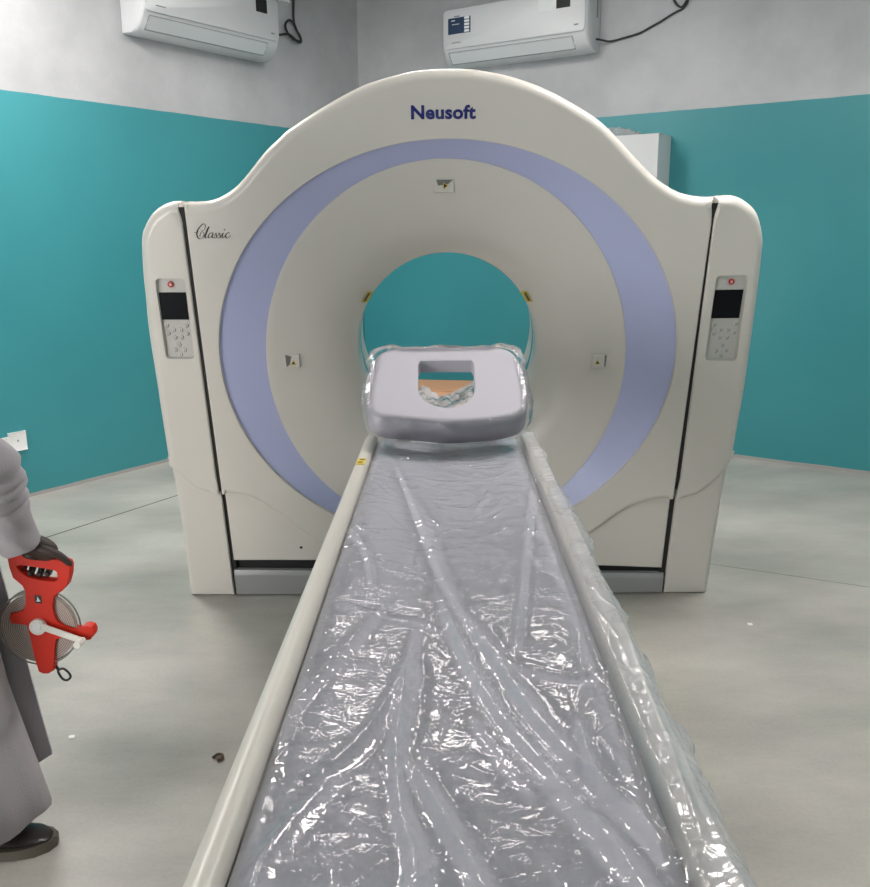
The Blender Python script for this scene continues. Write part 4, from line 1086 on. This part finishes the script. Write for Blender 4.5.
nt = M_TAPE2.node_tree; N = nt.nodes; tcn = N.new('ShaderNodeTexCoord'); wv = N.new('ShaderNodeTexWave'); wv.wave_type = 'RINGS'; wv.rings_direction = 'Y'; wv.inputs['Scale'].default_value = 70; wv.inputs['Distortion'].default_value = 1.5
rp = N.new('ShaderNodeValToRGB'); rp.color_ramp.elements[0].color = (.20, .12, .10, 1); rp.color_ramp.elements[1].color = (.46, .40, .36, 1)
nt.links.new(tcn.outputs['Object'], wv.inputs[0]); nt.links.new(wv.outputs['Fac'], rp.inputs[0]); nt.links.new(rp.outputs[0], N['Principled BSDF'].inputs['Base Color'])
disc(bm, V(0, 0, 0), rr_ * .94, -.009, .009)
tape = bm_obj('tape_coil', bm, M_TAPE2); tape.parent = reel; tape.location = C_ - reel.location
bm = bmesh.new()
for yq in (-.0095, .0095): tube(bm, [C_ + RX * rr_ * cos(t) + RZ * rr_ * sin(t) + V(0, yq, 0) for t in np.linspace(0, 2 * pi, 72, endpoint=False)], .0022, 6, closed=True)
M_CLEARRIM = mat('smoky_rim', (.25, .22, .20), .25); bm_obj('reel_flange', bm, M_CLEARRIM, reel, smooth=60)
bm = bmesh.new(); h0 = RP(39, 625.8, YP - .0175)
cyl(bm, h0, h0 + V(0, -.010, 0), .0195, 28); hub = bm_obj('crank', bm, M_CRANK, reel, smooth=40)
bm = bmesh.new(); a0 = RP(41, 626.5, YP - .031); a1 = RP(83, 641, YP - .031); dv = (a1 - a0).normalized(); nv = V(-dv.z, 0, dv.x)
box(bm, (a0 + a1) / 2, ((a1 - a0).length, .015, .007), (dv, nv, V(0, 1, 0)), bevel=.002); bm_obj('crank_arm', bm, M_CRANK, hub, smooth=40)
bm = bmesh.new(); k0 = RP(83, 640, YP - .030); k1 = RP(76.5, 645.5, YP - .065); cyl(bm, k0, k1, .0075, 16, .0085); bm_obj('crank_knob', bm, M_CRANK, hub, smooth=40)
bm = bmesh.new(); cyl(bm, h0 + V(0, -.0098, 0), h0 + V(0, -.0118, 0), .012, 20); bm_obj('hub_cap', bm, M_CAB, hub, smooth=40)
bm = bmesh.new(); q = [(34.5, 595), (41, 595.5), (42, 603.5), (35.5, 603)]; loft(bm, [[RP(a, b, YP - .0171) for a, b in q], [RP(a, b, YP - .0171) + V(0, -.001, 0) for a, b in q]]); lb = tag(bm_obj('badge', bm, M_BLACK, reel), 'small black badge')
bm = bmesh.new(); q = [(37, 596.5), (39, 599), (40.5, 601.5), (36.5, 601.5), (37.3, 599)]; loft(bm, [[RP(a, b, YP - .0181) for a, b in q], [RP(a, b, YP - .0181) + V(0, -.0006, 0) for a, b in q]]); bm_obj('badge_mark', bm, M_CRANK, lb)
bm = bmesh.new()
tube(bm, [RP(51, 665, YP), RP(55, 665.5, YP), RP(58.5, 669.5, YP)], .0038, 8)
tube(bm, smooth_path([RP(58.3, 670.5, YP), RP(63, 668.6, YP), RP(68, 672, YP), RP(70.6, 676.5, YP), RP(67.5, 680, YP), RP(63, 679, YP), RP(59.5, 674.5, YP)], 4, closed=True), .0030, 8, closed=True)
tag(bm_obj('end_hook', bm, M_BLACK, reel, smooth=60), 'black wire end hook')

# holding hand: palm over the handle, four fingers curling under it, thumb in front
YH = 1.965
hv_ = [RP(20, 543, YH - .02), RP(33, 545, YH - .01), RP(48, 549, YH), RP(60, 553.5, YH), RP(26, 550, YH - .005), RP(38, 551.5, YH)]
he = [(0, 1), (1, 2), (2, 3), (0, 4), (4, 5), (5, 2)]
hr = [(.026, .030), (.026, .034), (.020, .032), (.013, .022), (.020, .024), (.016, .022)]
hand = skin('hand', hv_, he, hr, M_SKIN, man)
def finger(name, pts, r0, r1):
    rr = list(np.linspace(r0, r1, len(pts)))
    return skin(name, pts, [(i, i + 1) for i in range(len(pts) - 1)], rr, M_SKIN, man, sub=1)
# fingers wrap over the far side of the handle and come back through the hand hole
for k, (px, tip) in enumerate(((23, 571.5), (32, 573.5), (41, 574.5), (49, 574))):
    yb = YP + .030
    finger('finger', [RP(px + 1, 549.5 + k * 1.3, YH + .012), RP(px + 3, 551.5 + k * 1.3, YP + .026), RP(px + 3, 559 + k, yb + .006), RP(px + 1, 567 + k * .6, yb), RP(px - 1, tip, YP + .008), RP(px - 2, tip - .5, YP - .012)], .0105, .0080)
# index knuckle and thumb lying along the top of the handle
finger('thumb', [RP(36, 547, YP - .03), RP(48, 550.5, YP - .032), RP(60, 555.5, YP - .024), RP(68, 562, YP - .014), RP(71.5, 566, YP - .006)], .0125, .0075)
